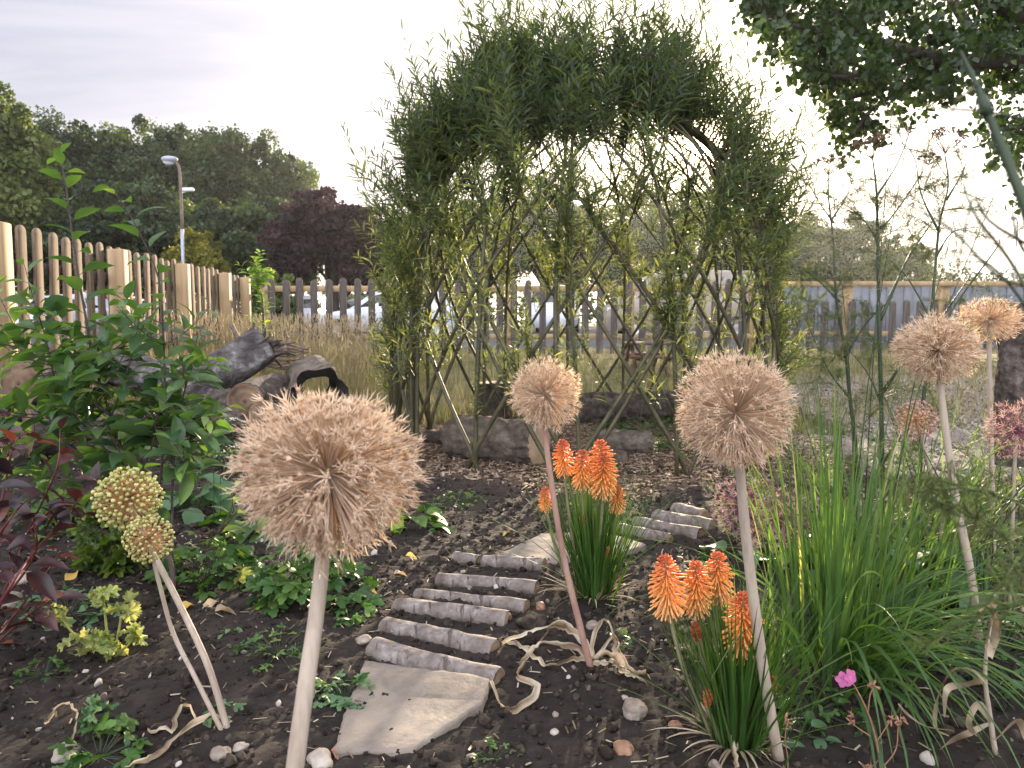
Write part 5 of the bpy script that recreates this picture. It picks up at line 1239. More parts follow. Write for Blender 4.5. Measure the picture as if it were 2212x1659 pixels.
# slender seeding grass stems among the fennel
for k, (u0, v0, u1, v1, yb, lb) in enumerate(((1830, 1240, 1960, 290, 2.7, 'slender seeding grass stem reaching beside the tallest fennel'), (1850, 1260, 1800, 420, 2.8, 'slender seeding grass stem leaning left past the fennel'), (1880, 1250, 2160, 390, 2.6, 'slender seeding grass stem leaning far right across the sky'), (1860, 1230, 1925, 250, 2.9, 'slender seeding grass stem upright left of the fennel umbel'), (1900, 1280, 2060, 480, 2.5, 'slender seeding grass stem near the flat fennel umbel'))):
    a, e = pt(u0, v0, yb), pt(u1, v1, yb); a[2] = gzs(a[0], yb); t = thing('seeding_grass', lb, 'grass', a, 'slender seeding grasses'); P = smoothline([a, (a + e) / 2 + [(e[0] - a[0]) * -.12, 0, .05], e], 24)
    mb = MB(); tube(mb, P, [.0034, .0019, .0009], 5); mb.build('stem', M['fennelstem'], t, True); mb = MB(); n = 60; i = RS.randint(14, 24, n); d = nrm(P[i] - P[i - 1] + .35 * RS.randn(n, 3)); sticks(mb, P[i], P[i] + d * RS.uniform(.02, .05, n)[:, None], .0005, .0014, 3, .6); mb.build('seed_head', M['grassdry'], t)
# out-of-focus fennel close to the lens
t = thing('near_fennel', 'blurred dark green fennel stalk arching close to the lens at the upper right', 'fennel', (.42, .42, 0)); mb = MB(); Y = .46
P = smoothline([pt(2075, 110, Y + .02), pt(2110, 185, Y + .01), pt(2150, 285, Y), pt(2185, 370, Y - .01), pt(2230, 500, Y - .02), pt(2290, 800, Y - .03), (.42, .42, 0)], 30)
tube(mb, P, [.0007, .0019, .0027, .0030, .0032, .004], 10); tube(mb, [P[6], P[7], P[8]], [.0028, .0036, .0030], 10)
for pl, r_ in (([(2250, 620), (2160, 600), (2060, 500), (1960, 440), (1900, 400)], .0007), ([(2260, 700), (2180, 560), (2110, 470), (2080, 400)], .0009), ([(2240, 540), (2140, 480), (2105, 430), (2085, 490), (2070, 580)], .0007), ([(2270, 760), (2200, 640), (2120, 560), (1990, 530)], .0007), ([(2250, 600), (2200, 520), (2185, 450)], .0008), ([(2225, 260), (2120, 240), (2040, 235), (2000, 228)], .0007), ([(2110, 185), (2070, 215), (2055, 245)], .0007)):
    Q = smoothline([pt(u, v, Y - .02 + .04 * math.sin(u)) for u, v in pl], 16); tube(mb, Q, [r_ * 1.5, r_ * .6], 5)
mb.build('stem', M['fennelstem'], t, True); mb = MB()
for u, v, du, dv in ((2200, 1180, -1, .3), (2220, 1300, -1, .1), (2190, 1080, -1, .5), (2230, 1240, -1, -.2)): 
    p = pt(u, v, .62); feather(mb, p, nrm(np.array([du, .1, dv])), .085, 1)
    tube(mb, [p, p + np.array([.05, -.05, -.05])], [.001, .0015], 4)
mb.build('feathery_leaves', M['fennel'], t)
# ================================================================ LEAFY SHRUB (left)
lfA = leaf(7, .44, .44, .34, .36, .012); lfB = leaf(7, .38, .47, .18, .5, .02); lfC = leaf(7, .46, .42, .42, .22, .01)
def leafy(mbL, P, n, L, tint, mb_s=None, start=.15, up=.5, tmpl=(lfA, lfB, lfC), spread=1.0, tipshrink=.45, tsd=.16):
    """alternate leaves along the polyline P, on short petioles"""
    n = max(1, n); T = np.linspace(start, 1, n); idx = T * (len(P) - 1); i = np.minimum(idx.astype(int), len(P) - 2); fr = (idx - i)[:, None]
    loc = P[i] * (1 - fr) + P[i + 1] * fr; ax = nrm(P[i + 1] - P[i]); ang = np.arange(n) * 2.4 + RS.uniform(0, 6.3) + RS.randn(n) * .25
    m = frames(ax); rad = m[:, :, 0] * np.cos(ang)[:, None] + m[:, :, 2] * np.sin(ang)[:, None]
    d = nrm(rad * np.array([1, 1, .55]) * spread + ax * .45 + np.array([0, 0, .22]) + .15 * RS.randn(n, 3)); s_ = L * RS.uniform(.72, 1.15, n) * (1 - tipshrink * T ** 4)
    pe = loc + d * (s_ * .14)[:, None]
    if mb_s is not None: sticks(mb_s, loc, pe, .0011, .0009, 4, .6)
    upv = nrm(np.array([0, 0, 1.0]) * 1.0 + ax * up + .35 * RS.randn(n, 3)); k = RS.randint(0, len(tmpl), n); tt = np.clip(tint + tsd * RS.randn(n) + .25 * (T > .9), 0, 1)
    for q in range(len(tmpl)):
        w_ = k == q; mbL.scatter(tmpl[q][0], tmpl[q][1], frames(d[w_], upv[w_], RS.randn(w_.sum()) * .25, s_[w_]), pe[w_], tt[w_])
b = gg(372, 1302); Y = b[1]
t = thing('leafy_shrub', 'large glossy green shrub with oval leaves and two tall shoots at the left', 'shrub', b); mbL, mbS = MB(), MB()
tube(mbS, smoothline([b - [0, 0, .03], pt(372, 1230, Y), pt(352, 1180, Y), pt(330, 1140, Y + .03)], 10), [.0095, .008, .0065], 9, rough=.03)
ys_ = Y + .1
stems = [([(330, 1140), (290, 1050), (240, 900), (205, 790), (186, 690), (170, 600), (155, 500), (142, 400), (128, 335)], .0062, 24, .36),
         ([(352, 1180), (300, 1060), (210, 950), (120, 850), (40, 720), (-10, 620)], .006, 20, .36),
         ([(330, 1140), (350, 1000), (356, 850), (352, 700), (342, 600), (310, 520), (278, 460), (240, 405)], .0045, 15, .42),
         ([(372, 1230), (372, 1080), (378, 950), (395, 860), (415, 780), (428, 720)], .0055, 18, .36),
         ([(240, 900), (200, 860), (130, 800), (60, 760), (0, 740)], .004, 14, .36),
         ([(290, 1050), (220, 1010), (140, 960), (70, 940), (10, 900)], .0045, 16, .32),
         ([(356, 850), (400, 820), (440, 800), (470, 780)], .003, 9, .4),
         ([(350, 1000), (400, 960), (440, 930), (470, 905)], .0035, 11, .34),
         ([(210, 950), (160, 930), (100, 900), (30, 860), (-20, 840)], .004, 14, .34), ([(240, 900), (270, 820), (290, 740), (300, 690)], .0035, 12, .36),
         ([(120, 850), (110, 780), (90, 700), (70, 640)], .0035, 11, .38), ([(290, 1050), (330, 960), (340, 900), (380, 840)], .0035, 12, .34), ([(240, 900), (180, 850), (140, 780), (125, 690)], .003, 11, .36),
         ([(300, 1060), (250, 1060), (180, 1050), (110, 1020), (60, 1010)], .004, 13, .3), ([(350, 1000), (410, 1010), (450, 980)], .003, 8, .34), ([(378, 950), (420, 930), (455, 905)], .003, 8, .3), ([(205, 790), (240, 760), (270, 730), (290, 650)], .003, 9, .4), ([(290, 1050), (260, 980), (230, 930), (170, 900), (150, 860)], .003, 12, .3), ([(330, 1140), (310, 1010), (300, 900), (250, 850)], .003, 12, .32)]
for pl, r_, n, tn in stems:
    dy = RS.uniform(-.22, .25); P = smoothline([pt(u, v, ys_ + dy * (i / len(pl))) for i, (u, v) in enumerate(pl)], 22)
    tube(mbS, P, [r_, r_ * .7, r_ * .3], 7); leafy(mbL, P, int(n * 1.35), .132, tn, mbS, start=.12)
    for k in range(3 if n > 10 else 1):
        j_ = RS.randint(5, 17); 
        if P[j_][2] > 1.06: continue
        d = nrm(RS.randn(3) * [1, .8, .3] + [0, 0, .3]); Q = smoothline([P[j_], P[j_] + d * .1, P[j_] + d * .2 + [0, 0, .03]], 8); tube(mbS, Q, [.0022, .001], 5); leafy(mbL, Q, 7, .118, tn - .04, mbS, start=.3)
mbS.build('stems', M['bark'], t, True); mbL.build('leaves', M['bush'], t, True)
# sprout of pale leaves right of the shrub
b = gg(398, 1262); t = thing('young_sapling', 'low side sapling with bright yellow-green leaves behind the big allium', 'sapling', b); mbL, mbS = MB(), MB(); Y = b[1]
for pl, n in (([(398, 1262), (440, 1190), (500, 1120), (548, 1060), (560, 1010)], 14), ([(470, 1150), (500, 1100), (500, 1050)], 6), ([(398, 1262), (430, 1230), (470, 1180)], 4)):
    P = smoothline([pt(u, v, Y + .02 * i) for i, (u, v) in enumerate(pl)], 16); tube(mbS, P, [.0055, .003, .0012], 7); leafy(mbL, P, n, .085, .66, mbS, start=.4)
mbS.build('stems', M['bark'], t, True); mbL.build('leaves', M['bush'], t, True)
# narrow leafy whip in the meadow
b = np.array([pt(566, 690, 7.4)[0], 7.4, float(G(-2.4, 7.4))]); t = thing('leafy_whip', 'narrow upright leafy young tree in front of the fence corner', 'sapling', b); mbL, mbS = MB(), MB()
P = smoothline([b, pt(568, 660, 7.4), pt(556, 610, 7.4), pt(550, 556, 7.4)], 20); tube(mbS, P, [.012, .006], 6); leafy(mbL, P, 80, .10, .62, mbS, .05, spread=.6)
for k in range(16):
    j_ = RS.randint(1, 17); d = nrm(RS.randn(3) * [1, 1, .2] + [0, 0, 1.3]); Q = smoothline([P[j_], P[j_] + d * .12, P[j_] + d * .22], 6); leafy(mbL, Q, 9, .085, .62, None, .2, spread=.8)
mbS.build('stems', M['bark'], t, True); mbL.build('leaves', M['bush'], t, True)
# ================================================================ BRONZE-LEAVED SHRUB (left edge)
b = gg(-60, 1440); Y = b[1]; t = thing('bronze_shrub', 'dark bronze-purple leaved shrub with red stems at the left edge', 'shrub', b); mbL, mbS = MB(), MB(); lfR = leaf(7, .46, .36, .28, .5, .015)
for pl, n in (([(-60, 1440), (0, 1300), (60, 1150), (120, 1020), (130, 930)], 15), ([(-60, 1440), (20, 1270), (110, 1150), (190, 1060), (225, 1040)], 15), ([(-60, 1440), (-20, 1200), (10, 1050), (30, 960), (60, 930)], 14), ([(-60, 1440), (30, 1330), (90, 1250), (130, 1190)], 10), ([(-60, 1440), (60, 1330), (140, 1280)], 7), ([(60, 1150), (100, 1110), (150, 1090), (180, 1130)], 7), ([(-40, 1300), (-10, 1180), (30, 1110), (80, 1060)], 11), ([(-60, 1400), (-30, 1150), (-10, 1020), (-20, 950)], 12), ([(0, 1300), (50, 1240), (80, 1180), (70, 1120)], 8)):
    P = smoothline([pt(u, v, Y + .1 * RS.randn() + .03 * i) for i, (u, v) in enumerate(pl)], 18); tube(mbS, P, [.0045, .003, .0012], 7); leafy(mbL, P, n, .098, .36, mbS, .2, tmpl=(lfR, lfA), tsd=.25)
mbS.build('stems', M['redtwig'], t, True); mbL.build('leaves', M['redleaf'], t, True)
# ================================================================ HERBS AND SMALL PLANTS
fanA = fanleaf(5, .35, 4, .15, 2.5); fanB = fanleaf(3, .55, 4, .1, 2.0); fanC = fanleaf(7, .30, 4, .3, 2.9, .2); ovl = leaf(8, .62, .45, .2, .45, .03); ovl2 = leaf(8, .55, .5, .3, .6, .05); tri = fanleaf(3, .75, 4, .05, 2.2, .2)
def mound(name, label, u, v, rad, H, n, L, mat, tmpl, tint=.45, cat='plant', group=None, tsd=.18, flat=.0, y=None, stem=.0012, lay=.35):
    b = gg(u, v) if y is None else np.array([pt(u, v, y)[0], y, gzs(pt(u, v, y)[0], y)])
    t = thing(name, label, cat, b, group); mbL, mbS = MB(), MB()
    a = RS.uniform(0, 6.3, n); r_ = rad * np.sqrt(RS.rand(n)); h = H * (1 - (r_ / rad) ** 2 * (1 - flat)) * RS.uniform(lay, 1, n)
    p = b + np.column_stack([np.cos(a) * r_, np.sin(a) * r_, h]); p[:, 2] += GZ(p[:, 0], p[:, 1]) - b[2]
    q = b + np.column_stack([np.cos(a) * r_ * .25, np.sin(a) * r_ * .25, np.zeros(n)])
    sticks(mbS, q, p, stem, stem * .8, 4, .5)
    out = np.column_stack([np.cos(a), np.sin(a), np.full(n, .15)]) + .45 * RS.randn(n, 3); k = RS.randint(0, len(tmpl), n); upv = nrm(np.array([0, 0, 1.0]) + .35 * np.column_stack([np.cos(a), np.sin(a), 0 * a]) + .28 * RS.randn(n, 3)); s_ = L * RS.uniform(.6, 1.15, n); tt = np.clip(tint + tsd * RS.randn(n), 0, 1)
    for i in range(len(tmpl)):
        w_ = k == i
        if w_.any(): mbL.scatter(tmpl[i][0], tmpl[i][1], frames(out[w_], upv[w_], None, s_[w_]), p[w_], tt[w_])
    mbS.build('stems', M['redtwig'] if mat == 'redleaf' else M['fennelstem'], t); mbL.build('leaves', M[mat], t, True); return t
GH = 'leafy herbs in the soil bed'
mound('anemone_plant', 'bright lobed-leaf clump between the green alliums and the biggest dry allium', 452, 1262, .17, .22, 90, .085, 'herb', (fanA, fanB), .55, 'plant', GH)
mound('anemone_plant', 'dark green lobed clump just behind the thickest allium stem', 672, 1300, .19, .20, 110, .09, 'herb', (fanA, fanB), .42, 'plant', GH)
mound('anemone_plant', 'small spill of green leaves at the right foot of the dark green clump', 745, 1340, .09, .05, 34, .05, 'herb', (fanB, tri), .5, 'plant', GH)
mound('geranium_plant', 'geranium with dark-blotched lobed leaves under the green allium heads', 255, 1225, .14, .16, 34, .12, 'blotch', (fanC,), .45)
mound('geranium_plant', 'lighter lobed geranium leaves behind the blotched ones', 205, 1120, .18, .14, 50, .10, 'blotch', (fanC, fanA), .62)
mound('fern_like_herb', 'ferny green undergrowth beneath the glossy shrub', 130, 1130, .22, .14, 80, .07, 'herb', (tri, fanB), .5)
cow_ = mound('cow_parsley', 'dark ferny plant with tiny white flowers beside the sawn log', 500, 1010, .30, .18, 190, .06, 'herb', (tri,), .28)
mound('cabbage_plant', 'rounded blue-green rosette of broad smooth leaves right of the shrub stem', 425, 1110, .12, .20, 22, .17, 'glauc', (ovl, ovl2), .5, flat=.4)
mound('broad_leaf_plant', 'very broad green leaves left behind the biggest allium globe', 545, 1150, .14, .12, 12, .22, 'herb', (ovl, ovl2), .5)
mound('broad_leaf_plant', 'smooth oval-leaved plant showing right of the biggest allium globe', 882, 1150, .12, .16, 20, .14, 'herb', (ovl, ovl2), .6)
mound('leafy_weed', 'thin spreading green weed on the soil before the dome', 985, 1090, .16, .05, 90, .026, 'herb', (tri, fanB), .7)
mound('leafy_weed', 'green weedy patch inside the dome at the right', 1475, 975, .3, .08, 120, .045, 'herb', (tri, fanB), .55)
mound('leafy_weed', 'green weeds under the long log at the back of the dome', 1390, 930, .45, .12, 150, .06, 'herb', (tri, fanA), .35)
mound('rhubarb_plant', 'broad pale crinkled leaf spreading behind the front right kniphofia', 1600, 1235, .12, .07, 10, .17, 'glauc', (ovl, ovl2), .62)
mound('rhubarb_plant', 'large pale green leaves behind the big grass clump', 1935, 1260, .25, .24, 18, .27, 'glauc', (ovl, ovl2), .6)
mound('rhubarb_plant', 'broad soft green leaves at the far right below the purple flower', 2130, 1300, .22, .2, 16, .24, 'glauc', (ovl, ovl2), .45)
mound('leafy_weed', 'pale green leafy tangle before the gravel at the right edge', 2170, 1080, .28, .2, 140, .06, 'herb', (ovl, fanB), .7)
mound('leafy_weed', 'fine green tangle below the right allium heads', 2050, 1180, .3, .22, 150, .05, 'herb', (ovl, tri), .65)
mound('leafy_weed', 'dark leafy weeds in shade at the lower right corner', 2150, 1430, .28, .08, 120, .045, 'herb', (fanB, tri), .3)
mound('leafy_weed', 'clover-like weed in the soil right of the front kniphofia', 1760, 1540, .12, .035, 60, .035, 'herb', (fanB, ovl), .35)
mound('leafy_weed', 'low round-leaved weed at the foot of the thick right allium stem', 1735, 1590, .07, .03, 16, .05, 'glauc', (ovl,), .3)
mound('leafy_weed', 'pale wilting weed at the left edge of the large slab', 742, 1512, .085, .04, 46, .045, 'glauc', (fanB, tri), .55)
mound('grass_tuft', 'low spreading green grassy weed between the two allium stems', 600, 1430, .13, .03, 60, .03, 'herb', (tri,), .5)
mound('leafy_weed', 'spiky leaved weed near the pale stones at the left', 150, 1330, .16, .05, 46, .06, 'glauc', (ovl, tri), .45)
mound('leafy_weed', 'green weed at the base of the small wilted seedling', 215, 1640, .09, .05, 34, .055, 'herb', (fanB, fanA), .45)
mound('leafy_weed', 'tiny weed in the soil at lower left', 95, 1455, .07, .03, 26, .032, 'herb', (tri,), .5)
mound('leafy_weed', 'tiny seedling on the bare soil at the foot of the green alliums', 470, 1560, .05, .025, 14, .035, 'glauc', (fanB,), .55)
mound('leafy_weed', 'tiny pale seedling halfway up the dark soil', 500, 1390, .035, .02, 7, .035, 'glauc', (ovl,), .7)
mound('leafy_weed', 'tiny weed at the bottom edge of the picture in front of the slab', 1060, 1635, .06, .02, 26, .02, 'herb', (tri,), .7)
mound('leafy_weed', 'tiny weed right of the dried strappy leaves', 1342, 1395, .04, .02, 12, .03, 'herb', (fanB,), .5)
mound('bedding_plant', 'little yellowing plant with a magenta flower at the left edge', 20, 1010, .18, .14, 50, .05, 'pale', (fanB, ovl), .4)
M['whitepetal'] = leafmat('white_petal', [(.55, .55, .50), (.75, .75, .70)], .3, .6, .2, (1.1, 1.1, 1.0), 40, .2)
for u, v in ((508, 962), (470, 980), (590, 990), (566, 1018), (545, 946), (498, 905), (612, 1010), (530, 990), (455, 960)):
    p = pt(u, v, 3.55 + .25 * RS.randn()); mb = MB(); k = 26; q = p + np.column_stack([.016 * RS.randn(k), .016 * RS.randn(k), .004 * RS.randn(k)])
    mb.scatter(QUAD[0], QUAD[1], frames(rdir(k), np.tile([0, -.5, 1.0], (k, 1)), None, .008), q, RS.rand(k)); fo = mb.build('flower_head', M['whitepetal'], cow_)
    mb = MB(); tube(mb, smoothline([p, p + [.01, 0, -.1], [p[0], p[1], gzs(p[0], p[1])]], 6), [.0015, .002], 4); mb.build('stalk', M['fennelstem'], fo)
t = thing('purple_flower_plant', 'small dark magenta flower cluster at the left edge above the bronze shrub', 'flower', pt(8, 960, 2.75)); M['magenta'] = leafmat('magenta_petal', [(.16, .02, .12), (.34, .06, .24)], .35, .5, .3, (1.3, 1, 1.2), 40, .3)
mb = MB(); k = 40; p = pt(8, 884, 2.75); mb.scatter(ovl[0], ovl[1], frames(rdir(k), rdir(k), None, .016), p + .016 * RS.randn(k, 3), RS.rand(k)); mb.build('petals', M['magenta'], t)
mb = MB(); tube(mb, smoothline([p, p + [-.01, .01, -.4], [p[0] - .03, 2.78, gzs(p[0], 2.78) - .02]], 10), [.002, .003], 6); mb.build('stem', M['redtwig'], t)
# pale wilted plants
def wilted(label, u, v, pl, y=None, L=.06, mat='pale'):
    b = gg(u, v); t = thing('wilted_plant', label, 'plant', b, 'wilted pale plants'); mbL, mbS = MB(), MB(); Y = b[1]
    for line, ls in pl:
        P = smoothline([pt(a, c, Y) for a, c in line], 12); tube(mbS, P, [.0042, .003], 7)
        for (a, c, k) in ls:
            for i in range(k):
                p = pt(a, c, Y) + .008 * RS.randn(3); d = nrm(np.array([RS.randn() * .8, RS.randn() * .6, -.55 + .4 * RS.randn()])); mbL.scatter(fanC[0], fanC[1], frames(d[None], rdir(1), None, np.array([L * RS.uniform(.7, 1.2)])), p[None], np.clip(.45 + .25 * RS.randn(1), 0, 1))
    mbS.build('stem', M['pale'], t, True); mbL.build('leaves', M[mat], t, True)
wilted('drooping pale yellow-green plant on the bare soil at the left', 245, 1420, [([(245, 1420), (190, 1395), (160, 1370), (130, 1335)], [(125, 1320, 7), (165, 1385, 3)]), ([(235, 1415), (232, 1380), (226, 1320), (222, 1290)], [(222, 1283, 5)]), ([(245, 1420), (255, 1370), (262, 1330)], [(265, 1310, 4)]), ([(245, 1420), (280, 1390), (290, 1370)], [(290, 1355, 5)]), ([(245, 1420), (215, 1400)], [(205, 1370, 4), (235, 1375, 4), (250, 1400, 3)])], L=.055)
wilted('small wilted green seedling with one hanging leaf at lower left', 217, 1600, [([(217, 1600), (205, 1560), (198, 1530)], [(196, 1515, 5)])], L=.055, mat='glauc')
# pink geranium flower stems, lower right
b = gg(1905, 1690); t = thing('pink_geranium', 'thin branching stems with one pink flower and dry buds at lower right', 'geranium', b); mbS, mbP, mbB = MB(), MB(), MB(); Y = b[1] + .02
lines = [([(1905, 1690), (1895, 1610), (1875, 1540), (1845, 1480), (1830, 1462)], .0022), ([(1875, 1540), (1880, 1500), (1890, 1480)], .0014), ([(1895, 1600), (1915, 1570), (1925, 1555)], .0014), ([(1880, 1590), (1850, 1570), (1838, 1555)], .0014), ([(1905, 1660), (1935, 1620), (1940, 1570), (1945, 1555)], .0016), ([(1700, 1690), (1702, 1640), (1696, 1600), (1700, 1560)], .0015), ([(1900, 1640), (1890, 1650), (1880, 1660)], .0012)]
for pl, r_ in lines:
    P = smoothline([pt(u, v, Y) for u, v in pl], 12); tube(mbS, P, [r_, r_ * .7], 6)
    k = 7; e = P[-1]; mbB = MB(); mbB.scatter(caps_v, caps_f, frames(nrm(RS.randn(k, 3) + [0, 0, 1]), rdir(k), None, np.column_stack([np.full(k, .0022), np.full(k, .0075), np.full(k, .0022)])), e + .006 * RS.randn(k, 3), .5); sticks(mbS, e[None], e[None] + np.array([[.001, 0, .03]]), .0009, .0003, 4, .5); mbB.build('bud', M['budred'], t, True)
pv, pf = leaf(5, .8, .62, .15, .2)
for cu_, cv__ , yaw in ((1836, 1462, 0.2), (1822, 1468, -.5)):
    c_ = pt(cu_, cv__, Y - .01); nd = nrm(np.array([.2 + yaw, -1, .35])); m = frames(nd[None], np.array([[0, 0, 1.0]]))[0]; mbP = MB()
    for k in range(5): a = k * 1.2566; d = m[:, 0] * math.cos(a) + m[:, 2] * math.sin(a) + nd * .25; mbP.scatter(pv, pf, frames(d[None], nd[None], None, np.array([.0185])), c_[None], np.array([.4 + .1 * RS.randn()]))
    mbP.build('flower', M['pink'], t, True)
mbS.build('stem', M['budred'], t, True)
# ================================================================ DRIED STRAP LEAVES
def straps(label, lines, y0=None, w0=.018):
    mb = MB(); first = None
    for pl, w_, lift in lines:
        n = 26; P = smoothline([(lambda p, h: np.array([p[0], p[1], gzs(p[0], p[1]) + h]))(g(u, v), h) for u, v, h in pl], n)
        T = nrm(np.gradient(P, axis=0)); tw = RS.uniform(0, 6); rate = RS.uniform(2.0, 8.0); w_ = w_ * .72; cr = np.cumsum(RS.randn(n, 3) * .0035, 0); P = P + cr - np.linspace(0, 1, n)[:, None] * cr[-1]
        V = []
        for i in range(n):
            s_ = np.cross(T[i], [0, 0, 1.0]); s_ /= max(1e-6, np.linalg.norm(s_)); b_ = np.cross(s_, T[i]); a = tw + rate * i / n
            s2 = s_ * math.cos(a) + b_ * math.sin(a); n2 = np.cross(s2, T[i]); ww = w_ * (.35 + .65 * math.sin(math.pi * min(1, .12 + .86 * i / n))) * .5
            V += [P[i] - s2 * ww + n2 * ww * .5, P[i] - s2 * ww * .4 - n2 * ww * .1, P[i] + s2 * ww * .4 + n2 * ww * .15, P[i] + s2 * ww + n2 * ww * .6]
        f = [(i * 4 + q, i * 4 + q + 1, i * 4 + 5 + q, i * 4 + 4 + q) for i in range(n - 1) for q in range(3)]
        mb.add(np.array(V), np.array(f), np.clip(np.repeat(.5 + .3 * np.sin(np.linspace(0, 9, n) + RS.uniform(0, 6)), 4) + np.tile([.3, -.25, .1, .25], n), 0, 1))
    o = mb.build('dried_leaves', M['drystrap'], smooth=True); tag(o, label, 'dead leaves'); return o
straps('heap of curled dry strap leaves round the foot of the reddish allium stem', [([(1278, 1440, .02), (1230, 1410, .05), (1160, 1400, .04), (1085, 1410, .02)], .03, 0), ([(1278, 1440, .02), (1240, 1435, .05), (1180, 1425, .03), (1120, 1440, .01)], .028, 0), ([(1280, 1445, .02), (1310, 1420, .06), (1330, 1440, .03), (1360, 1470, .02), (1395, 1480, .02)], .034, 0), ([(1280, 1445, .02), (1320, 1455, .04), (1350, 1475, .03), (1400, 1490, .01)], .034, 0), ([(1276, 1440, .02), (1300, 1400, .07), (1330, 1430, .04), (1300, 1465, .01)], .025, 0), ([(1276, 1440, .02), (1220, 1450, .03), (1170, 1440, .02), (1110, 1405, .02)], .026, 0), ([(1278, 1440, .02), (1210, 1395, .06), (1140, 1415, .02), (1090, 1400, .01)], .024, 0), ([(1280, 1446, .01), (1330, 1470, .03), (1372, 1488, .02)], .03, 0)])
straps('single pale dry strap leaf curled beside the right corner of the large slab', [([(1060, 1495, .03), (1090, 1530, .02), (1130, 1540, .025), (1165, 1520, .03), (1160, 1495, .02), (1125, 1480, .02), (1135, 1450, .03)], .028, 0)])
straps('pale dry strap leaves lying between the green allium foot and the bottom edge', [([(490, 1580, .01), (430, 1585, .03), (370, 1610, .02), (330, 1650, .01), (270, 1665, .01)], .024, 0), ([(440, 1580, .02), (400, 1575, .04), (380, 1600, .02), (320, 1610, .03)], .018, 0)])
straps('thin pale curl of dry leaf at the lower left corner', [([(95, 1585, .02), (130, 1570, .03), (160, 1575, .04), (165, 1600, .03), (155, 1630, .01)], .016, 0)])
straps('dead grey leaf hanging before the foot of the front right kniphofia', [([(1680, 1560, .10), (1640, 1570, .12), (1600, 1590, .10), (1580, 1640, .04), (1590, 1690, .0)], .026, 0), ([(1640, 1565, .11), (1660, 1590, .06), (1650, 1630, .01)], .03, 0)])
# standing dead lily-like stem at lower right
b = gg(2150, 1640); t = thing('dead_leaf_stem', 'standing dead brown stalk with long curled strap leaves at lower right', 'dead plant', b); Y = b[1]; mb = MB(); tube(mb, smoothline([b, pt(2140, 1560, Y), pt(2128, 1470, Y), pt(2132, 1400, Y), pt(2145, 1320, Y)], 20), [.006, .006, .004, .003], 8, rough=.06); mb.build('stem', M['strawstem'], t, True); mb = MB()
for pl, w_ in (([(2132, 1480), (2100, 1450), (2060, 1450), (2030, 1500), (2020, 1570), (2050, 1590)], .013), ([(2130, 1470), (2090, 1475), (2045, 1490), (2040, 1550)], .016), ([(2132, 1400), (2140, 1350), (2148, 1310), (2120, 1320), (2105, 1350)], .022), ([(2140, 1420), (2148, 1360), (2150, 1312)], .026), ([(2140, 1560), (2100, 1580), (2060, 1600), (2030, 1620)], .014), ([(2150, 1600), (2200, 1560), (2215, 1600)], .018), ([(2060, 1580), (2000, 1570), (1960, 1545), (1940, 1520)], .014), ([(2140, 1560), (2110, 1520), (2090, 1560), (2110, 1590)], .02)):
    n = 22; P = smoothline([pt(u, v, Y - .02 + .03 * RS.randn()) for u, v in pl], n); T = nrm(np.gradient(P, axis=0)); a0, ra = RS.uniform(0, 6), RS.uniform(.5, 2.5); V = []
    for i in range(n):
        s_ = nrm(np.cross(T[i], [0, 1.0, .2])); n_ = np.cross(s_, T[i]); a = a0 + ra * i / n; s2 = s_ * math.cos(a) + n_ * math.sin(a); ww = w_ * .5 * math.sin(math.pi * min(1, .15 + .83 * i / n)); n2 = np.cross(s2, T[i]); V += [P[i] - s2 * ww + n2 * ww * .4, P[i], P[i] + s2 * ww + n2 * ww * .4]
    mb.add(np.array(V), np.array([(i * 3 + q, i * 3 + q + 1, i * 3 + 4 + q, i * 3 + 3 + q) for i in range(n - 1) for q in range(2)]), np.clip(np.repeat(.4 + .3 * np.sin(np.linspace(0, 7, n) + RS.uniform(0, 6)), 3), 0, 1))
mb.build('dry_leaves', M['drystrap'], t, True)
# ================================================================ STONES AND FALLEN LEAVES
M['stone'] = solid('garden_stone', [(.15, .12, .095), (.27, .225, .19), (.42, .38, .33)], 14, .8, .25, .5, .006, tintamt=.3)
M['brownstone'] = solid('brown_pebble', [(.17, .09, .055), (.28, .16, .10)], 14, .5, .35, .2, .003)
iv3, if3 = ico(3)
def stone(label, u, v, wpx, mat='stone', fl=.7, k=.13):
    p = gg(u, v); s_ = wpx / F * np.linalg.norm(p - CAM) * .5; sd = RS.randint(999); w_ = iv3 * (1 + k * vnoise(iv3, sd, 1.2) + .05 * vnoise(iv3, sd + 1, 4))[:, None] * np.array([1, .8, fl]); a = RS.uniform(0, 6.3); c, s = math.cos(a), math.sin(a)
    w_ = np.stack([w_[:, 0] * c - w_[:, 1] * s, w_[:, 0] * s + w_[:, 1] * c, w_[:, 2]], 1)
    mb = MB(); mb.add(w_ * s_ + p + [0, 0, s_ * fl * .35], if3, RS.rand()); tag(mb.build('stone', M[mat], smooth=True), label, 'stone', 'stones on the soil')
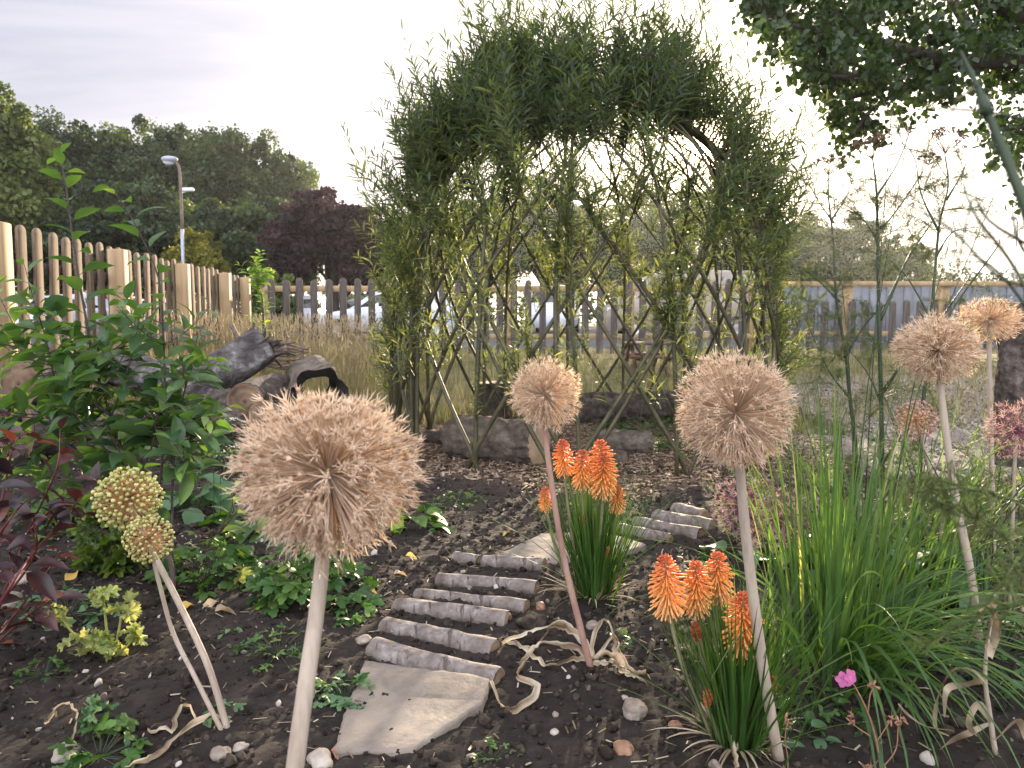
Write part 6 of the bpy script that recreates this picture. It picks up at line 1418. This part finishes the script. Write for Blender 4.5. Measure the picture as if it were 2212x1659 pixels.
for a in (('rounded buff stone at the far left edge of the soil', 24, 1322, 46), ('angular grey stone under the bronze shrub leaves', 55, 1262, 52, 'stone', .5), ('white stone below the small wilted seedling', 142, 1638, 46), ('pale knobbly flint between the slab and the front kniphofia', 1372, 1546, 62), ('brown bean-shaped pebble left of the front kniphofia', 1458, 1590, 28, 'brownstone', .8, .1), ('reddish brown split stone at the bottom near the front kniphofia', 1348, 1635, 48, 'brownstone', .6), ('tan stone at the right end of the pale thick birch log', 1168, 1330, 26, 'brownstone', .9, .12), ('whitish chip at the left end of the front birch log', 786, 1398, 34, 'stone', .6), ('pale flat stone near the reddish allium stem', 1280, 1372, 30), ('white pebble at the foot of the dry strap leaves', 1018, 1545, 12), ('rounded stone right of the green allium stems base', 520, 1630, 28), ('flattish stone at the bottom edge left of the biggest stem', 478, 1648, 40), ('dirty pale stone touching the bottom edge beside the thickest stem', 692, 1656, 60, 'stone', .6), ('small grey stone in the path left of the second slab', 1000, 1250, 12), ('large dark earthy lump right of the wilted pale plant', 305, 1310, 60, 'clod', .7), ('dark earthy lump between the birch log ends', 1150, 1366, 70, 'clod', .55, .3), ('earthy lump at the end of the second birch log', 1130, 1395, 60, 'clod', .5, .3), ('white flint chip on the soil before the front kniphofia', 1350, 1520, 14), ('small white stone on the soil right of the slab corner', 1200, 1545, 16), ('pale pebble just under the slab bottom edge', 1198, 1590, 18)): stone(*a)
curl = leaf(8, .55, .45, .6, .9, .08); M['leafylw'] = leafmat('fallen_yellow_leaf', [(.42, .24, .05), (.60, .40, .10), (.66, .52, .22)], .3, .6, .2, (1.2, 1.1, .6), 40, .4)
def fallen(label, u, v, L, mat):
    p = gg(u, v, ); a = RS.uniform(0, 6.3); mb = MB(); mb.scatter(curl[0], curl[1], frames(np.array([[math.cos(a), math.sin(a), .25]]), np.array([[.2 * RS.randn(), .2 * RS.randn(), 1.0]]), None, np.array([L])), (p + [-math.cos(a) * L * .5, -math.sin(a) * L * .5, .012])[None], np.array([RS.uniform(.4, .8)])); o = mb.build('fallen_leaf', M[mat], smooth=True); tag(o, label, 'fallen leaf', 'fallen leaves')
for a in (('crumpled brown dead leaf on the soil right of the green allium stems', 500, 1350, .10, 'drystrap'), ('greenish dead leaf right behind the green allium stems', 395, 1330, .075, 'leafylw'), ('bright orange-yellow leaf on the soil below the right side of the biggest globe', 892, 1216, .07, 'leafylw'), ('small orange leaf on the soil before the dome', 1090, 1165, .05, 'leafylw'), ('pale narrow leaf left of the dull thin birch log', 872, 1248, .075, 'drystrap'), ('yellow fallen leaf under the blotched geranium', 152, 1262, .085, 'leafylw'), ('tan curled leaf at the foot of the dark green clump', 806, 1290, .03, 'leafylw'), ('brown curled leaf beside the smooth oval-leaved plant', 940, 1140, .10, 'drystrap'), ('papery brown leaf left of the crumpled one', 452, 1332, .07, 'drystrap'), ('reddish leaf scrap at the lower left corner of the slab', 725, 1640, .03, 'budred')): fallen(*a)
# ================================================================ HAZE: thin evening air round the whole place
ext_ = np.array([v.co for v in (ground.data.vertices[0], ground.data.vertices[len(ground.data.vertices) - 1])])
mb = MB(); top = 20.0
box(mb, (ext_[0][0] - 5, ext_[0][1] - 5, -1.6), (ext_[1][0] + 5, ext_[1][1] + 5, top))
m = bpy.data.materials.new('haze_air'); m.use_nodes = True; nt = m.node_tree; nt.nodes.clear(); out = nt.nodes.new('ShaderNodeOutputMaterial')
vol = nt.nodes.new('ShaderNodeVolumePrincipled'); vol.inputs['Color'].default_value = (.90, .93, .98, 1); vol.inputs['Density'].default_value = 0.0004; vol.inputs['Anisotropy'].default_value = 0.7
nt.links.new(vol.outputs[0], out.inputs['Volume'])
hz_o = mb.build('haze', m, loc=(0, 0, 0)); tag(hz_o, 'thin evening haze over the garden', 'haze', kind='stuff')
